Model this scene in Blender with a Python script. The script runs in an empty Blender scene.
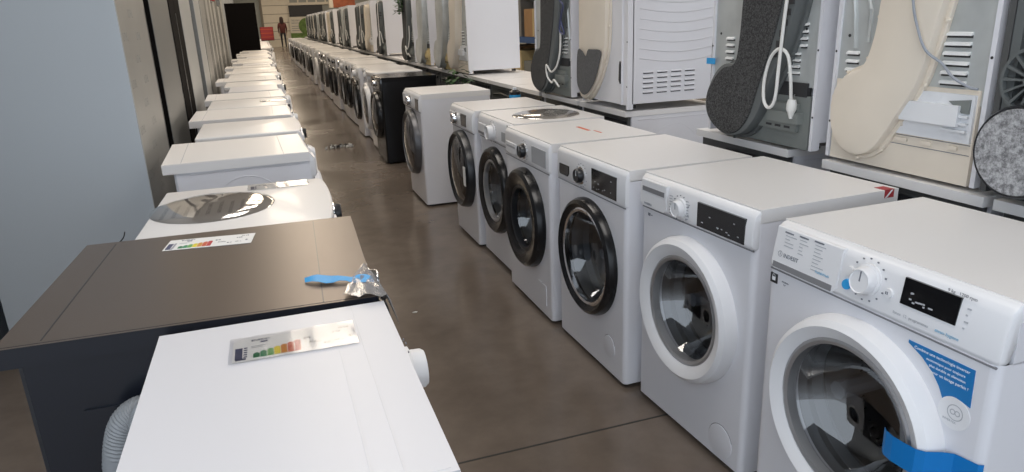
import bpy, bmesh, math, random
from mathutils import Vector, Matrix
random.seed(7)
PI = math.pi
sc = bpy.context.scene
C = sc.collection
R = math.radians

# ------------------------------------------------------------------ materials
MATS = {}
def new_mat(name):
    m = bpy.data.materials.new(name); m.use_nodes = True
    nt = m.node_tree; b = nt.nodes['Principled BSDF']
    MATS[name] = m
    return m, nt, b
def mat(name, col, rough=.4, metal=0., coat=0., bump=0., bscale=200., spec=.5, var=0., vscale=6.):
    m, nt, b = new_mat(name)
    b.inputs['Base Color'].default_value = (*col, 1)
    b.inputs['Roughness'].default_value = rough
    b.inputs['Metallic'].default_value = metal
    b.inputs['Coat Weight'].default_value = coat
    b.inputs['Coat Roughness'].default_value = .08
    b.inputs['Specular IOR Level'].default_value = spec
    if bump or var:
        tc = nt.nodes.new('ShaderNodeTexCoord')
    if bump:
        n = nt.nodes.new('ShaderNodeTexNoise'); n.inputs['Scale'].default_value = bscale; n.inputs['Detail'].default_value = 2
        bp = nt.nodes.new('ShaderNodeBump'); bp.inputs['Strength'].default_value = bump; bp.inputs['Distance'].default_value = .01
        nt.links.new(tc.outputs['Object'], n.inputs['Vector'])
        nt.links.new(n.outputs['Fac'], bp.inputs['Height']); nt.links.new(bp.outputs['Normal'], b.inputs['Normal'])
    if var:
        n = nt.nodes.new('ShaderNodeTexNoise'); n.inputs['Scale'].default_value = vscale; n.inputs['Detail'].default_value = 3
        r = nt.nodes.new('ShaderNodeValToRGB')
        r.color_ramp.elements[0].position = .3; r.color_ramp.elements[1].position = .7
        r.color_ramp.elements[0].color = (*[c*(1-var) for c in col], 1)
        r.color_ramp.elements[1].color = (*[min(1, c*(1+var)) for c in col], 1)
        nt.links.new(tc.outputs['Object'], n.inputs['Vector'])
        nt.links.new(n.outputs['Fac'], r.inputs['Fac']); nt.links.new(r.outputs['Color'], b.inputs['Base Color'])
    return m

mat('enamel', (.70, .70, .735), .3, coat=.25, var=.015, vscale=3)
mat('top_white', (.75, .735, .725), .40, coat=.12, bump=.012, bscale=420)
mat('top_cool', (.635, .635, .665), .36)
mat('rim_dark', (.10, .10, .105), .35, metal=.5)
mat('plastic_white', (.74, .74, .755), .36)
mat('grip_shade', (.2, .2, .21), .5)  # grey that paints the shade inside the recessed drawer grips
mat('plastic_grey', (.38, .39, .41), .45)
mat('rim_grey', (.45, .45, .46), .3, metal=.7)
mat('black_gloss', (.008, .008, .009), .08, coat=.4)
mat('black_ring', (.010, .010, .011), .22, spec=.3)
mat('black_satin', (.014, .015, .018), .3)
mat('black_enamel', (.005, .005, .006), .25, spec=.25)
mat('anthracite', (.006, .008, .014), .28, coat=.1)
mat('anthracite_top', (.145, .115, .095), .34, metal=.55, bump=.03, bscale=500)
mat('chrome', (.75, .75, .76), .12, metal=1)
mat('drum_steel', (.42, .42, .43), .28, metal=1)
mat('rubber', (.16, .165, .17), .5)
mat('dark_rubber', (.03, .03, .032), .55)
mat('galvanised', (.53, .55, .545), .42, metal=.4, var=.10, vscale=9, bump=.02, bscale=60)
mat('cream', (.72, .645, .545), .5, var=.03, vscale=5)
mat('condenser_white', (.72, .73, .75), .45)
mat('housing_grey', (.19, .205, .195), .5)
mat('duct_grey', (.11, .12, .12), .5)
mat('dark_metal', (.10, .102, .102), .45, metal=.3)
mat('ink_grey', (.16, .17, .2), .6)
mat('ink_light', (.42, .43, .46), .6)
mat('ink_cyan', (.2, .42, .6), .5)
mat('ink_white', (.8, .82, .85), .5)
mat('groove', (.66, .66, .68), .5)
mat('seam', (.2, .2, .215), .6)
mat('joint', (.02, .018, .016), .7)
mat('tape_blue', (.0, .17, .5), .42)
mat('tape_light', (.03, .32, .68), .45)
mat('sticker_blue', (.012, .17, .44), .4)
mat('red', (.36, .035, .04), .5)
mat('orange_mark', (.62, .13, .05), .5)
mat('paper', (.76, .76, .75), .55)
for nme, c in (('e_a', (.0, .17, .06)), ('e_b', (.02, .24, .1)), ('e_c', (.12, .38, .1)), ('e_d', (.72, .6, .02)), ('e_e', (.6, .26, .04)), ('e_f', (.55, .09, .03)), ('e_g', (.45, .02, .025))):
    mat(nme, c, .45)
mat('dark_blue_print', (.05, .06, .14), .5)
mat('hose_grey', (.23, .24, .25), .45)
mat('wire_grey', (.3, .32, .36), .45)
mat('cord_white', (.74, .73, .70), .4)
mat('fridge_side', (.47, .51, .545), .5)
mat('stainless', (.40, .395, .375), .42, metal=.55, var=.06, vscale=3)
mat('film_print', (.27, .265, .25), .5)
mat('fridge_grey', (.24, .24, .23), .42, metal=.5)
mat('fridge_white', (.46, .46, .445), .42)
mat('fridge_black', (.007, .006, .006), .75, spec=.05)
mat('cardboard', (.38, .22, .10), .8, var=.1)
mat('cardboard_pale', (.60, .48, .25), .8, var=.1)
mat('blue_box', (.03, .09, .24), .6)
mat('shelf_steel', (.06, .065, .07), .5, metal=.4)
mat('wall_paint', (.30, .31, .29), .8, var=.05, vscale=2)
mat('wall_left_paint', (.36, .39, .42), .8)
mat('ceiling_paint', (.32, .32, .31), .85)
mat('gate_cream', (.66, .60, .50), .6, var=.03)
mat('gate_line', (.18, .16, .13), .7)
mat('sign_black', (.02, .02, .022), .5)
mat('poster_cream', (.58, .54, .45), .6)
mat('poster_green', (.10, .17, .035), .6, var=.4, vscale=8)
mat('rust_orange', (.32, .09, .04), .7, var=.25, vscale=4)
mat('skin', (.45, .28, .2), .6)
mat('jacket', (.10, .025, .02), .8)
mat('trousers', (.02, .022, .03), .8)
mat('hair', (.03, .014, .010), .6)
mat('shoe', (.08, .08, .08), .6)
mat('leaf', (.04, .10, .03), .5, var=.3, vscale=20)
mat('pot', (.12, .11, .10), .6)
mat('crumple', (.6, .6, .62), .15, metal=.6)

def felt(name, c0, c1, scale):
    m, nt, b = new_mat(name)
    tc = nt.nodes.new('ShaderNodeTexCoord')
    n = nt.nodes.new('ShaderNodeTexNoise'); n.inputs['Scale'].default_value = scale; n.inputs['Detail'].default_value = 4; n.inputs['Roughness'].default_value = .75
    r = nt.nodes.new('ShaderNodeValToRGB')
    r.color_ramp.elements[0].position = .38; r.color_ramp.elements[1].position = .64
    r.color_ramp.elements[0].color = (*c0, 1); r.color_ramp.elements[1].color = (*c1, 1)
    nt.links.new(tc.outputs['Object'], n.inputs['Vector']); nt.links.new(n.outputs['Fac'], r.inputs['Fac']); nt.links.new(r.outputs['Color'], b.inputs['Base Color'])
    bp = nt.nodes.new('ShaderNodeBump'); bp.inputs['Strength'].default_value = .4; bp.inputs['Distance'].default_value = .004
    nt.links.new(n.outputs['Fac'], bp.inputs['Height']); nt.links.new(bp.outputs['Normal'], b.inputs['Normal'])
    b.inputs['Roughness'].default_value = .95
felt('felt_dark', (.012, .012, .013), (.085, .085, .085), 170)
felt('felt_grey', (.14, .14, .145), (.46, .46, .47), 75)
felt('felt_plain', (.075, .075, .078), (.11, .11, .112), 90)

def clear(name, tint, mixlo=.06, rough=.03):
    m, nt, b = new_mat(name); nt.nodes.remove(b)
    out = nt.nodes['Material Output']
    tr = nt.nodes.new('ShaderNodeBsdfTransparent'); tr.inputs['Color'].default_value = (*tint, 1)
    gl = nt.nodes.new('ShaderNodeBsdfGlossy'); gl.inputs['Roughness'].default_value = rough; gl.inputs['Color'].default_value = (1, 1, 1, 1)
    fr = nt.nodes.new('ShaderNodeFresnel'); fr.inputs['IOR'].default_value = 1.55
    ad = nt.nodes.new('ShaderNodeMath'); ad.operation = 'ADD'; ad.inputs[1].default_value = mixlo; ad.use_clamp = True
    mx = nt.nodes.new('ShaderNodeMixShader')
    nt.links.new(fr.outputs[0], ad.inputs[0]); nt.links.new(ad.outputs[0], mx.inputs[0])
    nt.links.new(tr.outputs[0], mx.inputs[1]); nt.links.new(gl.outputs[0], mx.inputs[2]); nt.links.new(mx.outputs[0], out.inputs['Surface'])
clear('bowl_glass', (.66, .67, .69), .06, .02)
clear('smoke_glass', (.62, .62, .63), .05, .02)
clear('film', (.93, .93, .94), .01, .16)
def pouch():
    clear('pouch_film', (.8, .8, .82), .08, .12); nt = MATS['pouch_film'].node_tree; out = nt.nodes['Material Output']
    src = out.inputs['Surface'].links[0].from_socket; df = nt.nodes.new('ShaderNodeBsdfDiffuse'); df.inputs['Color'].default_value = (.6, .6, .62, 1)
    mx = nt.nodes.new('ShaderNodeMixShader'); mx.inputs[0].default_value = .3; nt.links.new(src, mx.inputs[1]); nt.links.new(df.outputs[0], mx.inputs[2]); nt.links.new(mx.outputs[0], out.inputs['Surface'])
pouch()
clear('lens_film', (.68, .66, .64), .18, .08)

def floor_mat():
    m, nt, b = new_mat('concrete')
    tc = nt.nodes.new('ShaderNodeTexCoord')
    def noise(s, d, rg=.6):
        n = nt.nodes.new('ShaderNodeTexNoise'); n.inputs['Scale'].default_value = s; n.inputs['Detail'].default_value = d; n.inputs['Roughness'].default_value = rg
        nt.links.new(tc.outputs['Object'], n.inputs['Vector']); return n
    n1 = noise(.8, 4, .5); n2 = noise(9, 4, .6)
    r1 = nt.nodes.new('ShaderNodeValToRGB'); r1.color_ramp.elements[0].position = .32; r1.color_ramp.elements[1].position = .72
    r1.color_ramp.elements[0].color = (.128, .102, .083, 1); r1.color_ramp.elements[1].color = (.195, .158, .130, 1)
    r2 = nt.nodes.new('ShaderNodeValToRGB'); r2.color_ramp.elements[0].position = .3; r2.color_ramp.elements[1].position = .75
    r2.color_ramp.elements[0].color = (.86, .86, .86, 1); r2.color_ramp.elements[1].color = (1.08, 1.07, 1.06, 1)
    mx = nt.nodes.new('ShaderNodeMixRGB'); mx.blend_type = 'MULTIPLY'; mx.inputs[0].default_value = 1
    nt.links.new(n1.outputs['Fac'], r1.inputs[0]); nt.links.new(n2.outputs['Fac'], r2.inputs[0])
    nt.links.new(r1.outputs[0], mx.inputs[1]); nt.links.new(r2.outputs[0], mx.inputs[2]); nt.links.new(mx.outputs[0], b.inputs['Base Color'])
    mr = nt.nodes.new('ShaderNodeMapRange'); mr.inputs['From Min'].default_value = .3; mr.inputs['From Max'].default_value = .7
    mr.inputs['To Min'].default_value = .14; mr.inputs['To Max'].default_value = .30
    nt.links.new(n1.outputs['Fac'], mr.inputs['Value']); nt.links.new(mr.outputs[0], b.inputs['Roughness'])
    bp = nt.nodes.new('ShaderNodeBump'); bp.inputs['Strength'].default_value = .06; bp.inputs['Distance'].default_value = .01
    nt.links.new(n2.outputs['Fac'], bp.inputs['Height']); nt.links.new(bp.outputs['Normal'], b.inputs['Normal'])
floor_mat()

# ------------------------------------------------------------------ mesh builder
class MB:
    """collects shapes into one mesh"""
    def __init__(s): s.bm = bmesh.new(); s.mats = []; s.cur = 0
    def use(s, name):
        if name not in s.mats: s.mats.append(name)
        s.cur = s.mats.index(name); return s
    def _f(s, vs):
        try:
            f = s.bm.faces.new(vs); f.material_index = s.cur; return f
        except ValueError: return None
    def box(s, x0, x1, y0, y1, z0, z1, bev=0, seg=2):
        vs = [s.bm.verts.new(p) for p in ((x0,y0,z0),(x1,y0,z0),(x1,y1,z0),(x0,y1,z0),(x0,y0,z1),(x1,y0,z1),(x1,y1,z1),(x0,y1,z1))]
        fs = [s._f([vs[i] for i in q]) for q in ((0,3,2,1),(4,5,6,7),(0,1,5,4),(1,2,6,5),(2,3,7,6),(3,0,4,7))]
        if bev: s.bev(fs, bev, seg)
        return s
    def bev(s, fs, off, seg=2, ang=.4):
        es = {e for f in fs for e in f.edges if len(e.link_faces) == 2 and e.calc_face_angle(0) > ang}
        r = bmesh.ops.bevel(s.bm, geom=list(es), offset=off, segments=seg, affect='EDGES', profile=.5, clamp_overlap=True)
        for f in r['faces']: f.material_index = s.cur
    def prism(s, pts, axis, a0, a1, bev=0, seg=2):
        """closed outline pts (2D) pushed along an axis: 'x' pts=(y,z), 'y' pts=(x,z), 'z' pts=(x,y)"""
        def v(p, a): return {'x': (a, p[0], p[1]), 'y': (p[0], a, p[1]), 'z': (p[0], p[1], a)}[axis]
        A = [s.bm.verts.new(v(p, a0)) for p in pts]; B = [s.bm.verts.new(v(p, a1)) for p in pts]
        n = len(pts)
        fs = [s._f(A), s._f(B[::-1])] + [s._f([A[i], B[i], B[(i+1) % n], A[(i+1) % n]]) for i in range(n)]
        fs = [f for f in fs if f]
        bmesh.ops.recalc_face_normals(s.bm, faces=fs)
        if bev: s.bev(fs, bev, seg)
        return s
    def lathe(s, prof, c=(0, 0, 0), axis='y', n=48, a0=0, a1=2*PI):
        """prof = (radius, along-axis); axis y: circle in xz"""
        full = abs(a1-a0-2*PI) < 1e-6
        m = n if full else n+1
        rings = []
        for r, h in prof:
            if r < 1e-6:
                p = {'y': (c[0], c[1]+h, c[2]), 'z': (c[0], c[1], c[2]+h), 'x': (c[0]+h, c[1], c[2])}[axis]
                v = s.bm.verts.new(p); rings.append([v]*m); continue
            ring = []
            for i in range(m):
                a = a0+(a1-a0)*i/n; u, w = r*math.cos(a), r*math.sin(a)
                p = {'y': (c[0]+u, c[1]+h, c[2]+w), 'z': (c[0]+u, c[1]+w, c[2]+h), 'x': (c[0]+h, c[1]+u, c[2]+w)}[axis]
                ring.append(s.bm.verts.new(p))
            rings.append(ring)
        for A, B in zip(rings, rings[1:]):
            for i in range(n):
                j = (i+1) % m
                q = []
                for v in (A[i], A[j], B[j], B[i]):
                    if v not in q: q.append(v)
                if len(q) > 2: s._f(q)
        return s
    def tube(s, pts, r, n=8, rib=0):
        P = [Vector(p) for p in pts]; rings = []
        up = Vector((0.13, .21, 1)).normalized()
        for i, p in enumerate(P):
            t = (P[min(i+1, len(P)-1)]-P[max(i-1, 0)]).normalized()
            a = t.cross(up)
            if a.length < 1e-3: a = t.cross(Vector((1, 0, 0)))
            a.normalize(); b = a.cross(t)
            rr = r*(1+(rib if i % 2 else -rib))
            rings.append([s.bm.verts.new(p+rr*(math.cos(2*PI*k/n)*a+math.sin(2*PI*k/n)*b)) for k in range(n)])
        for A, B in zip(rings, rings[1:]):
            for k in range(n): s._f([A[k], A[(k+1) % n], B[(k+1) % n], B[k]])
        s._f(rings[0][::-1]); s._f(rings[-1]); return s
    def quad(s, *pts): s._f([s.bm.verts.new(p) for p in pts]); return s
    def plate_hole(s, x0, x1, z0, z1, y, cx, cz, r, n=64):
        angs = [2*PI*i/n for i in range(n)]
        angs += [math.atan2(z-cz, x-cx) % (2*PI) for x in (x0, x1) for z in (z0, z1)]
        angs = sorted(set(round(a, 6) for a in angs))
        I, O = [], []
        for a in angs:
            c, t = math.cos(a), math.sin(a)
            k = min([((x1 if c > 0 else x0)-cx)/c if abs(c) > 1e-9 else 9, ((z1 if t > 0 else z0)-cz)/t if abs(t) > 1e-9 else 9])
            I.append(s.bm.verts.new((cx+r*c, y, cz+r*t))); O.append(s.bm.verts.new((cx+k*c, y, cz+k*t)))
        for i in range(len(angs)):
            j = (i+1) % len(angs); s._f([I[i], O[i], O[j], I[j]])
        return s
    def text(s, body, size, M):
        cu = bpy.data.curves.new('t', 'FONT'); cu.body = body; cu.size = size; cu.resolution_u = 2
        cu.extrude = .0003
        o = bpy.data.objects.new('t', cu); C.objects.link(o)
        bpy.context.view_layer.update()
        me = bpy.data.meshes.new_from_object(o.evaluated_get(bpy.context.evaluated_depsgraph_get()))
        me.transform(M)
        n0 = len(s.bm.faces); s.bm.from_mesh(me); s.bm.faces.ensure_lookup_table()
        for f in s.bm.faces[n0:]: f.material_index = s.cur
        bpy.data.objects.remove(o); bpy.data.curves.remove(cu); bpy.data.meshes.remove(me)
        return s
    def build(s, name, m=None, parent=None, smooth=True, label=None):
        me = bpy.data.meshes.new(name)
        if m and m not in s.mats and not s.mats: s.mats = [m]
        s.bm.normal_update(); s.bm.to_mesh(me); s.bm.free()
        for k in s.mats: me.materials.append(MATS[k])
        if smooth and len(me.polygons):
            me.polygons.foreach_set('use_smooth', [True]*len(me.polygons)); me.set_sharp_from_angle(angle=R(32))
        o = bpy.data.objects.new(name, me); C.objects.link(o)
        if parent: o.parent = parent
        if label: o['label'] = label
        return o
def solid(s):
    bmesh.ops.recalc_face_normals(s.bm, faces=s.bm.faces[:]); return s

def tag(o, label=None, cat=None, group=None, kind=None):
    if label: o['label'] = label
    if cat: o['category'] = cat
    if group: o['group'] = group
    if kind: o['kind'] = kind
    return o
def thing(name, label, cat, loc=(0, 0, 0), rz=0, group=None):
    o = bpy.data.objects.new(name, None); C.objects.link(o); o.empty_display_size = .1
    o.location = loc; o.rotation_euler = (0, 0, rz)
    return tag(o, label, cat, group)
KIDS = {}
def kids(o): return [c for c in C.objects if c.parent == o]
def dup(o, loc, rz, label, group=None, skip=()):
    if o.name not in KIDS: KIDS[o.name] = [(c, kids(c)) for c in kids(o)]
    r = o.copy(); C.objects.link(r); r.location = loc; r.rotation_euler = (0, 0, rz); r['label'] = label
    if group: r['group'] = group
    for ch, sub in KIDS[o.name]:
        if ch.name.split('.')[0] in skip: continue
        c = ch.copy(); C.objects.link(c); c.parent = r
        for g in sub:
            if g.name.split('.')[0] in skip: continue
            d = g.copy(); C.objects.link(d); d.parent = c
    return r
FRONT = Matrix(((1, 0, 0, 0), (0, 0, -1, 0), (0, 1, 0, 0), (0, 0, 0, 1)))      # text lying in xy -> upright facing -y
def fm(x, y, z, tilt=0): return Matrix.Translation((x, y, z)) @ Matrix.Rotation(-tilt, 4, 'X') @ FRONT
def arc(cx, cz, r, a0, a1, n, y): return [(cx+r*math.cos(R(a0+(a1-a0)*i/n)), y, cz+r*math.sin(R(a0+(a1-a0)*i/n))) for i in range(n+1)]
def spline(pts, n=6):
    P = [Vector(p) for p in pts]; P = [2*P[0]-P[1]]+P+[2*P[-1]-P[-2]]; out = []
    for i in range(1, len(P)-2):
        for k in range(n):
            t = k/n; a, b, c, d = P[i-1], P[i], P[i+1], P[i+2]
            out.append(.5*((2*b)+(-a+c)*t+(2*a-5*b+4*c-d)*t*t+(-a+3*b-3*c+d)*t**3))
    return out+[P[-2]]
def closed_spline(pts, n=5):
    P = [Vector((*p, 0)) for p in pts]; N = len(P); out = []
    for i in range(N):
        a, b, c, d = P[i-1], P[i], P[(i+1) % N], P[(i+2) % N]
        for k in range(n):
            t = k/n; v = .5*((2*b)+(-a+c)*t+(2*a-5*b+4*c-d)*t*t+(-a+3*b-3*c+d)*t**3); out.append((v.x, v.y))
    return out

# ------------------------------------------------------------------ washing machine
def make_washer(name, label, cat, st, group=None):
    """local: front faces -y, width along x, origin under the front edge centre"""
    w = st.get('w', .6); d = st.get('d', .53); h = st.get('h', .86); hw = w/2
    cz = st.get('cz', .485); ro = st.get('ro', .235); ri = st.get('ri', .18)
    bm_ = st.get('body', 'enamel'); tm = st.get('top', 'top_white'); fz = st.get('fz', .74)
    t = thing(name, label, cat, group=group)
    X = lambda u: u-hw
    r = .018
    # cabinet: wrap-round shell, front plate with the door opening, plinth
    b = MB().use(bm_); z0, z1 = .018, (fz+.004 if st.get('lean') else h-.038)
    if st.get('lean'): b.box(-hw, hw, .034, d-.01, z1-.004, h-.038, .004, 1)
    path = [(hw-r, 0)]+[(hw-r+r*math.sin(a), r-r*math.cos(a)) for a in (R(22), R(45), R(68), R(90))]+[(hw, d-.01), (hw-.01, d), (-hw+.01, d), (-hw, d-.01)]
    path += [(-hw+r-r*math.sin(a), r-r*math.cos(a)) for a in (R(90), R(68), R(45), R(22))]+[(-hw+r, 0)]
    va = [b.bm.verts.new((x, y, z0)) for x, y in path]; vb = [b.bm.verts.new((x, y, z1)) for x, y in path]
    for i in range(len(path)-1): b._f([va[i], va[i+1], vb[i+1], vb[i]])
    b._f(va)
    b.plate_hole(-hw+r, hw-r, z0, z1, 0, 0, cz, ro-.03)
    if st.get('bulge'):                                   # front skin that swells towards the aisle
        for v in b.bm.verts:
            if v.co.y < .001 and abs(v.co.x) < hw-r+.001:
                q = (v.co.z-z0)/(z1-z0); v.co.y -= st['bulge']*math.sin(PI*min(1, max(0, q)))*(1-(v.co.x/hw)**2*.6)
    emb = st.get('emboss')
    for sx in (-1, 1):
        x = sx*(hw+.0005)
        if emb == 'circle':
            b.tube([(x-sx*.001, d*.5+.2*math.cos(a), .47+.30*math.sin(a)) for a in [2*PI*i/40 for i in range(41)]], .003, 6)
            b.tube([(x, .06, .80), (x, d-.06, .80)], .003, 6)
        elif emb == 'ribs':
            for zz in (.655, .50, .345, .19): b.box(min(x, x+sx*.005)-.001, max(x, x+sx*.005), d*.08, d*.86, zz-.055, zz+.055, .0045, 3)
    for zz in st.get('back_ribs', ()):
        b.tube([(-hw+.05, d, zz), (hw-.05, d, zz)], .008, 6)
    b.build('body', None, t)
    # worktop
    oh = st.get('overhang', .0); bo = st.get('back_over', 0)
    tp = MB().use(tm)
    tf = st.get('top_front', .012)
    if st.get('bulge'):
        fr = [(-hw+w*i/16, tf-st['bulge']*1.25*math.sin(PI*i/16)**.45) for i in range(17)]
        tp.prism([(-hw, d+bo)]+fr+[(hw, d+bo)], 'z', h-.04, h, .008, 3)
    else: tp.box(-hw-oh, hw+oh, tf, d+bo, h-.04, h, .009, 3)
    if st.get('lip'):
        tp.bm.normal_update(); tp.use(st['lip'])
        for q in tp.bm.faces:
            if q.normal.z < .6: q.material_index = tp.cur
    if st.get('inset'):
        tp.use(st['inset'])
        for q in ((tf+.105, tf+.1075), (tf+.065, tf+.0665)) if st.get('inset_front') else ((tf+.105, tf+.1075),):
            tp.box(-hw-oh+.012, hw+oh-.012, q[0], q[1], h-.001, h+.0006)
        if not st.get('inset_front'): tp.box(-hw-oh+.02, hw+oh-.02, d+bo-.075, d+bo-.0725, h-.001, h+.0006)
        tp.box(-hw-oh+.008, -hw-oh+.0095, tf+.01, d+bo-.01, h-.001, h+.0006)
    tp.build('worktop', None, t)
    # control fascia
    fp = st.get('fascia_mat', 'plastic_white'); out = st.get('fascia_out', .012)
    f = MB().use(fp)
    prof = [(.03, fz), (0, fz), (-out, fz+.012), (-out*.85, h-.05), (-out*.3, h-.018), (.012, h-.003), (.03, h-.0005), (.045, h-.02)]
    f.prism(prof, 'x', -hw+.001, hw-.001, st.get('fascia_bev', .006), 2)
    f.use('seam').box(-hw+.006, hw-.006, -.0012, .003, fz-.004, fz)
    fo = f.build('control_panel', None, t)
    fy = -out-.0005
    tilt = math.atan2(out*.15, h-.05-fz-.012)
    if 'drawer' in st:
        u0, u1, za, zb = st['drawer']
        k = MB().use(st.get('drawer_mat', fp)).prism([(X(u0), za+.01), (X(u0)+.01, za), (X(u1)-.014, za), (X(u1), za+.014), (X(u1), zb), (X(u0), zb)], 'y', fy-.003, fy+.01, .002, 1)
        hz0, hz1, mm = st.get('grip', (za+.004, za+.018, 'seam'))
        k.use(mm).box(X(u0)+.008, X(u1)-.012, fy-.0045, fy, hz0, hz1, .002, 1)
        k.build('detergent_drawer', None, t)
    if 'display' in st:
        u0, u1, za, zb, mm = st['display']
        k = MB().use(mm).box(X(u0), X(u1), fy-.0015, fy+.006, za, zb, .001, 1)
        k.use('ink_light')
        if st.get('icons', True):
            for i in range(9):
                u = u0+.015+(u1-u0-.04)*random.random(); zz = za+.008+(zb-za-.02)*(.2*random.random() if i > 2 else random.random())
                k.box(X(u), X(u)+.004+.006*random.random(), fy-.0021, fy-.001, zz, zz+.003)
        k.build('display', None, t)
    if 'dial' in st:
        u, z, rr, mm = st['dial']
        k = MB().use('chrome' if mm == 'black_satin' else mm).lathe([(rr*1.18, .004), (rr*1.18, -.004), (rr, -.006)], (X(u), fy, z), 'y', 32)
        k.use(mm).lathe([(rr, -.004), (rr*.97, -rr*.72), (rr*.86, -rr*.88), (rr*.82, -rr*.8), (0, -rr*.8)], (X(u), fy, z), 'y', 32)
        dob = k.build('program_dial', None, t)
        p = MB().use('ink_grey' if mm != 'black_satin' else 'ink_white').box(X(u)-.0015, X(u)+.0015, fy-rr*.83, fy-rr*.7, z, z+rr*.75)
        p.build('dial_pointer', None, dob)
        k = MB().use('ink_grey' if fp == 'plastic_white' else 'ink_light')
        for i in range(14):
            a = R(20+i*320/13-90+90); rx = rr*1.55
            k.box(X(u)+rx*math.cos(a)-.002, X(u)+rx*math.cos(a)+.002, fy-.0008, fy+.001, z+rx*math.sin(a)-.0015, z+rx*math.sin(a)+.0015)
        if st.get('lines'): st['lines'](k, X, fy)
        k.build('printed_lettering', None, t, smooth=False)
    # door
    dm = st.get('door', 'plastic_white'); pr = st.get('proud', .045)
    c = (0, -st.get('bulge', 0), cz)
    k = MB().use(dm).lathe([(ro, .004), (ro, -.014), (ro-.008, -pr*.78), (ro-.022, -pr), (ri+.022, -pr*.9), (ri+.004, -pr*.66), (ri, -.004), (ri-.002, .012)], c, 'y', 64)
    door = k.build('door', None, t)
    k = MB().use(st.get('inner', 'chrome')).lathe([(ri+.006, -pr*.62), (ri-.003, -pr*.70), (ri-.012, -pr*.62), (ri-.012, -.003), (ri, .0)], c, 'y', 64)
    k.build('inner_rim', None, door)
    k = MB().use('bowl_glass').lathe([(ri-.010, -.008), (ri*.86, .02), (ri*.70, .075), (ri*.5, .10), (ri*.25, .112), (0, .115)], c, 'y', 48)
    k.build('glass_bowl', None, door)
    if st.get('cover'):
        MB().use(st['cover']).lathe([(ri+.004, -pr*.7), (ri*.8, -pr*.98), (ri*.4, -pr*1.2), (0, -pr*1.25)], c, 'y', 48).build('glass_cover', None, door)
    if st.get('latch', True):
        MB().use(st.get('latch_mat', dm)).prism([(ri-.014, cz-.05), (ri+.012, cz-.055), (ri+.014, cz+.055), (ri-.014, cz+.05)], 'y', c[1]-pr*.85, c[1]-.006, .006, 2).build('door_grip', None, door)
    # gasket and drum
    g = MB().use('rubber').lathe([(ro-.029, .0), (ro-.035, .03), (ri+.008, .05), (ri+.018, .075), (ri+.006, .10), (ri+.025, .125)], (0, 0, cz), 'y', 48)
    g.build('door_gasket', None, t)
    q = MB().use('drum_steel').lathe([(ri+.03, .118), (min(.235, hw-.045), .135), (min(.235, hw-.045), d-.09), (.16, d-.07), (0, d-.075)], (0, 0, cz), 'y', 48)
    q.use('dark_rubber')
    for i in range(70):
        a = i*2.39996; y = .16+(d-.27)*((i*0.618) % 1); rr = min(.235, hw-.045)-.001
        q.lathe([(0, 0), (.006, 0)], (rr*math.cos(a), y, cz+rr*math.sin(a)), 'z' if abs(math.sin(a)) > .7 else 'x', 6)
    q.use('plastic_grey')
    for a in (R(80), R(200), R(320)):
        rr = min(.235, hw-.045)
        q.tube([(rr*.9*math.cos(a), .16+(d-.30)*i/4, cz+rr*.9*math.sin(a)) for i in range(5)], .025, 8)
    q.build('drum', None, t)
    # filter flap, feet
    if 'flap' in st:
        u, z, rr, kind = st['flap']
        k = MB().use(bm_)
        if kind == 'round': k.lathe([(rr, .002), (rr, -.0025), (rr-.004, -.0035), (0, -.0035)], (X(u), 0, z), 'y', 32)
        else: k.box(X(u)-rr, X(u)+rr, -.003, .002, z-rr, z+rr, .006, 2)
        k.use('seam').lathe([(rr+.0025, -.0006), (rr, -.0006)], (X(u), 0, z), 'y', 32, R(20), R(200))
        k.build('filter_flap', None, t)
    for sx in (-1, 1):
        for y in (.05, d-.05):
            MB().use('dark_rubber').lathe([(0, 0), (.021, 0), (.021, .008), (.013, .012), (.013, .02)], (sx*(hw-.05), y, 0), 'z', 16).build('foot', None, t)
    return t

# placing: front_x / far edge y / rotation of the right-hand row (fronts look to -x) and left-hand row (fronts look to +x)
def right(o, x, y_near, w=.6, th=0.):
    # near-front corner at (x, y_near); the row direction is (sin th, cos th)
    o.location = (x+math.sin(th)*w/2, y_near+math.cos(th)*w/2, 0); o.rotation_euler = (0, 0, -PI/2-th)
    return o
def left(o, x, y_near, w=.6, th=0.):
    o.location = (x, y_near+w/2, 0); o.rotation_euler = (0, 0, PI/2+th)
    return o

def lean(t, dy, z0, z1):
    # lean the control fascia and what sits on it back towards the worktop
    for c in kids(t):
        if c.name.split('.')[0] in ('control_panel', 'detergent_drawer', 'display', 'program_dial', 'printed_lettering', 'button'):
            for q in [c]+kids(c):
                for v in q.data.vertices:
                    if v.co.z > z0 and v.co.y < .0385: v.co.y += dy*(v.co.z-z0)/(z1-z0)
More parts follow.
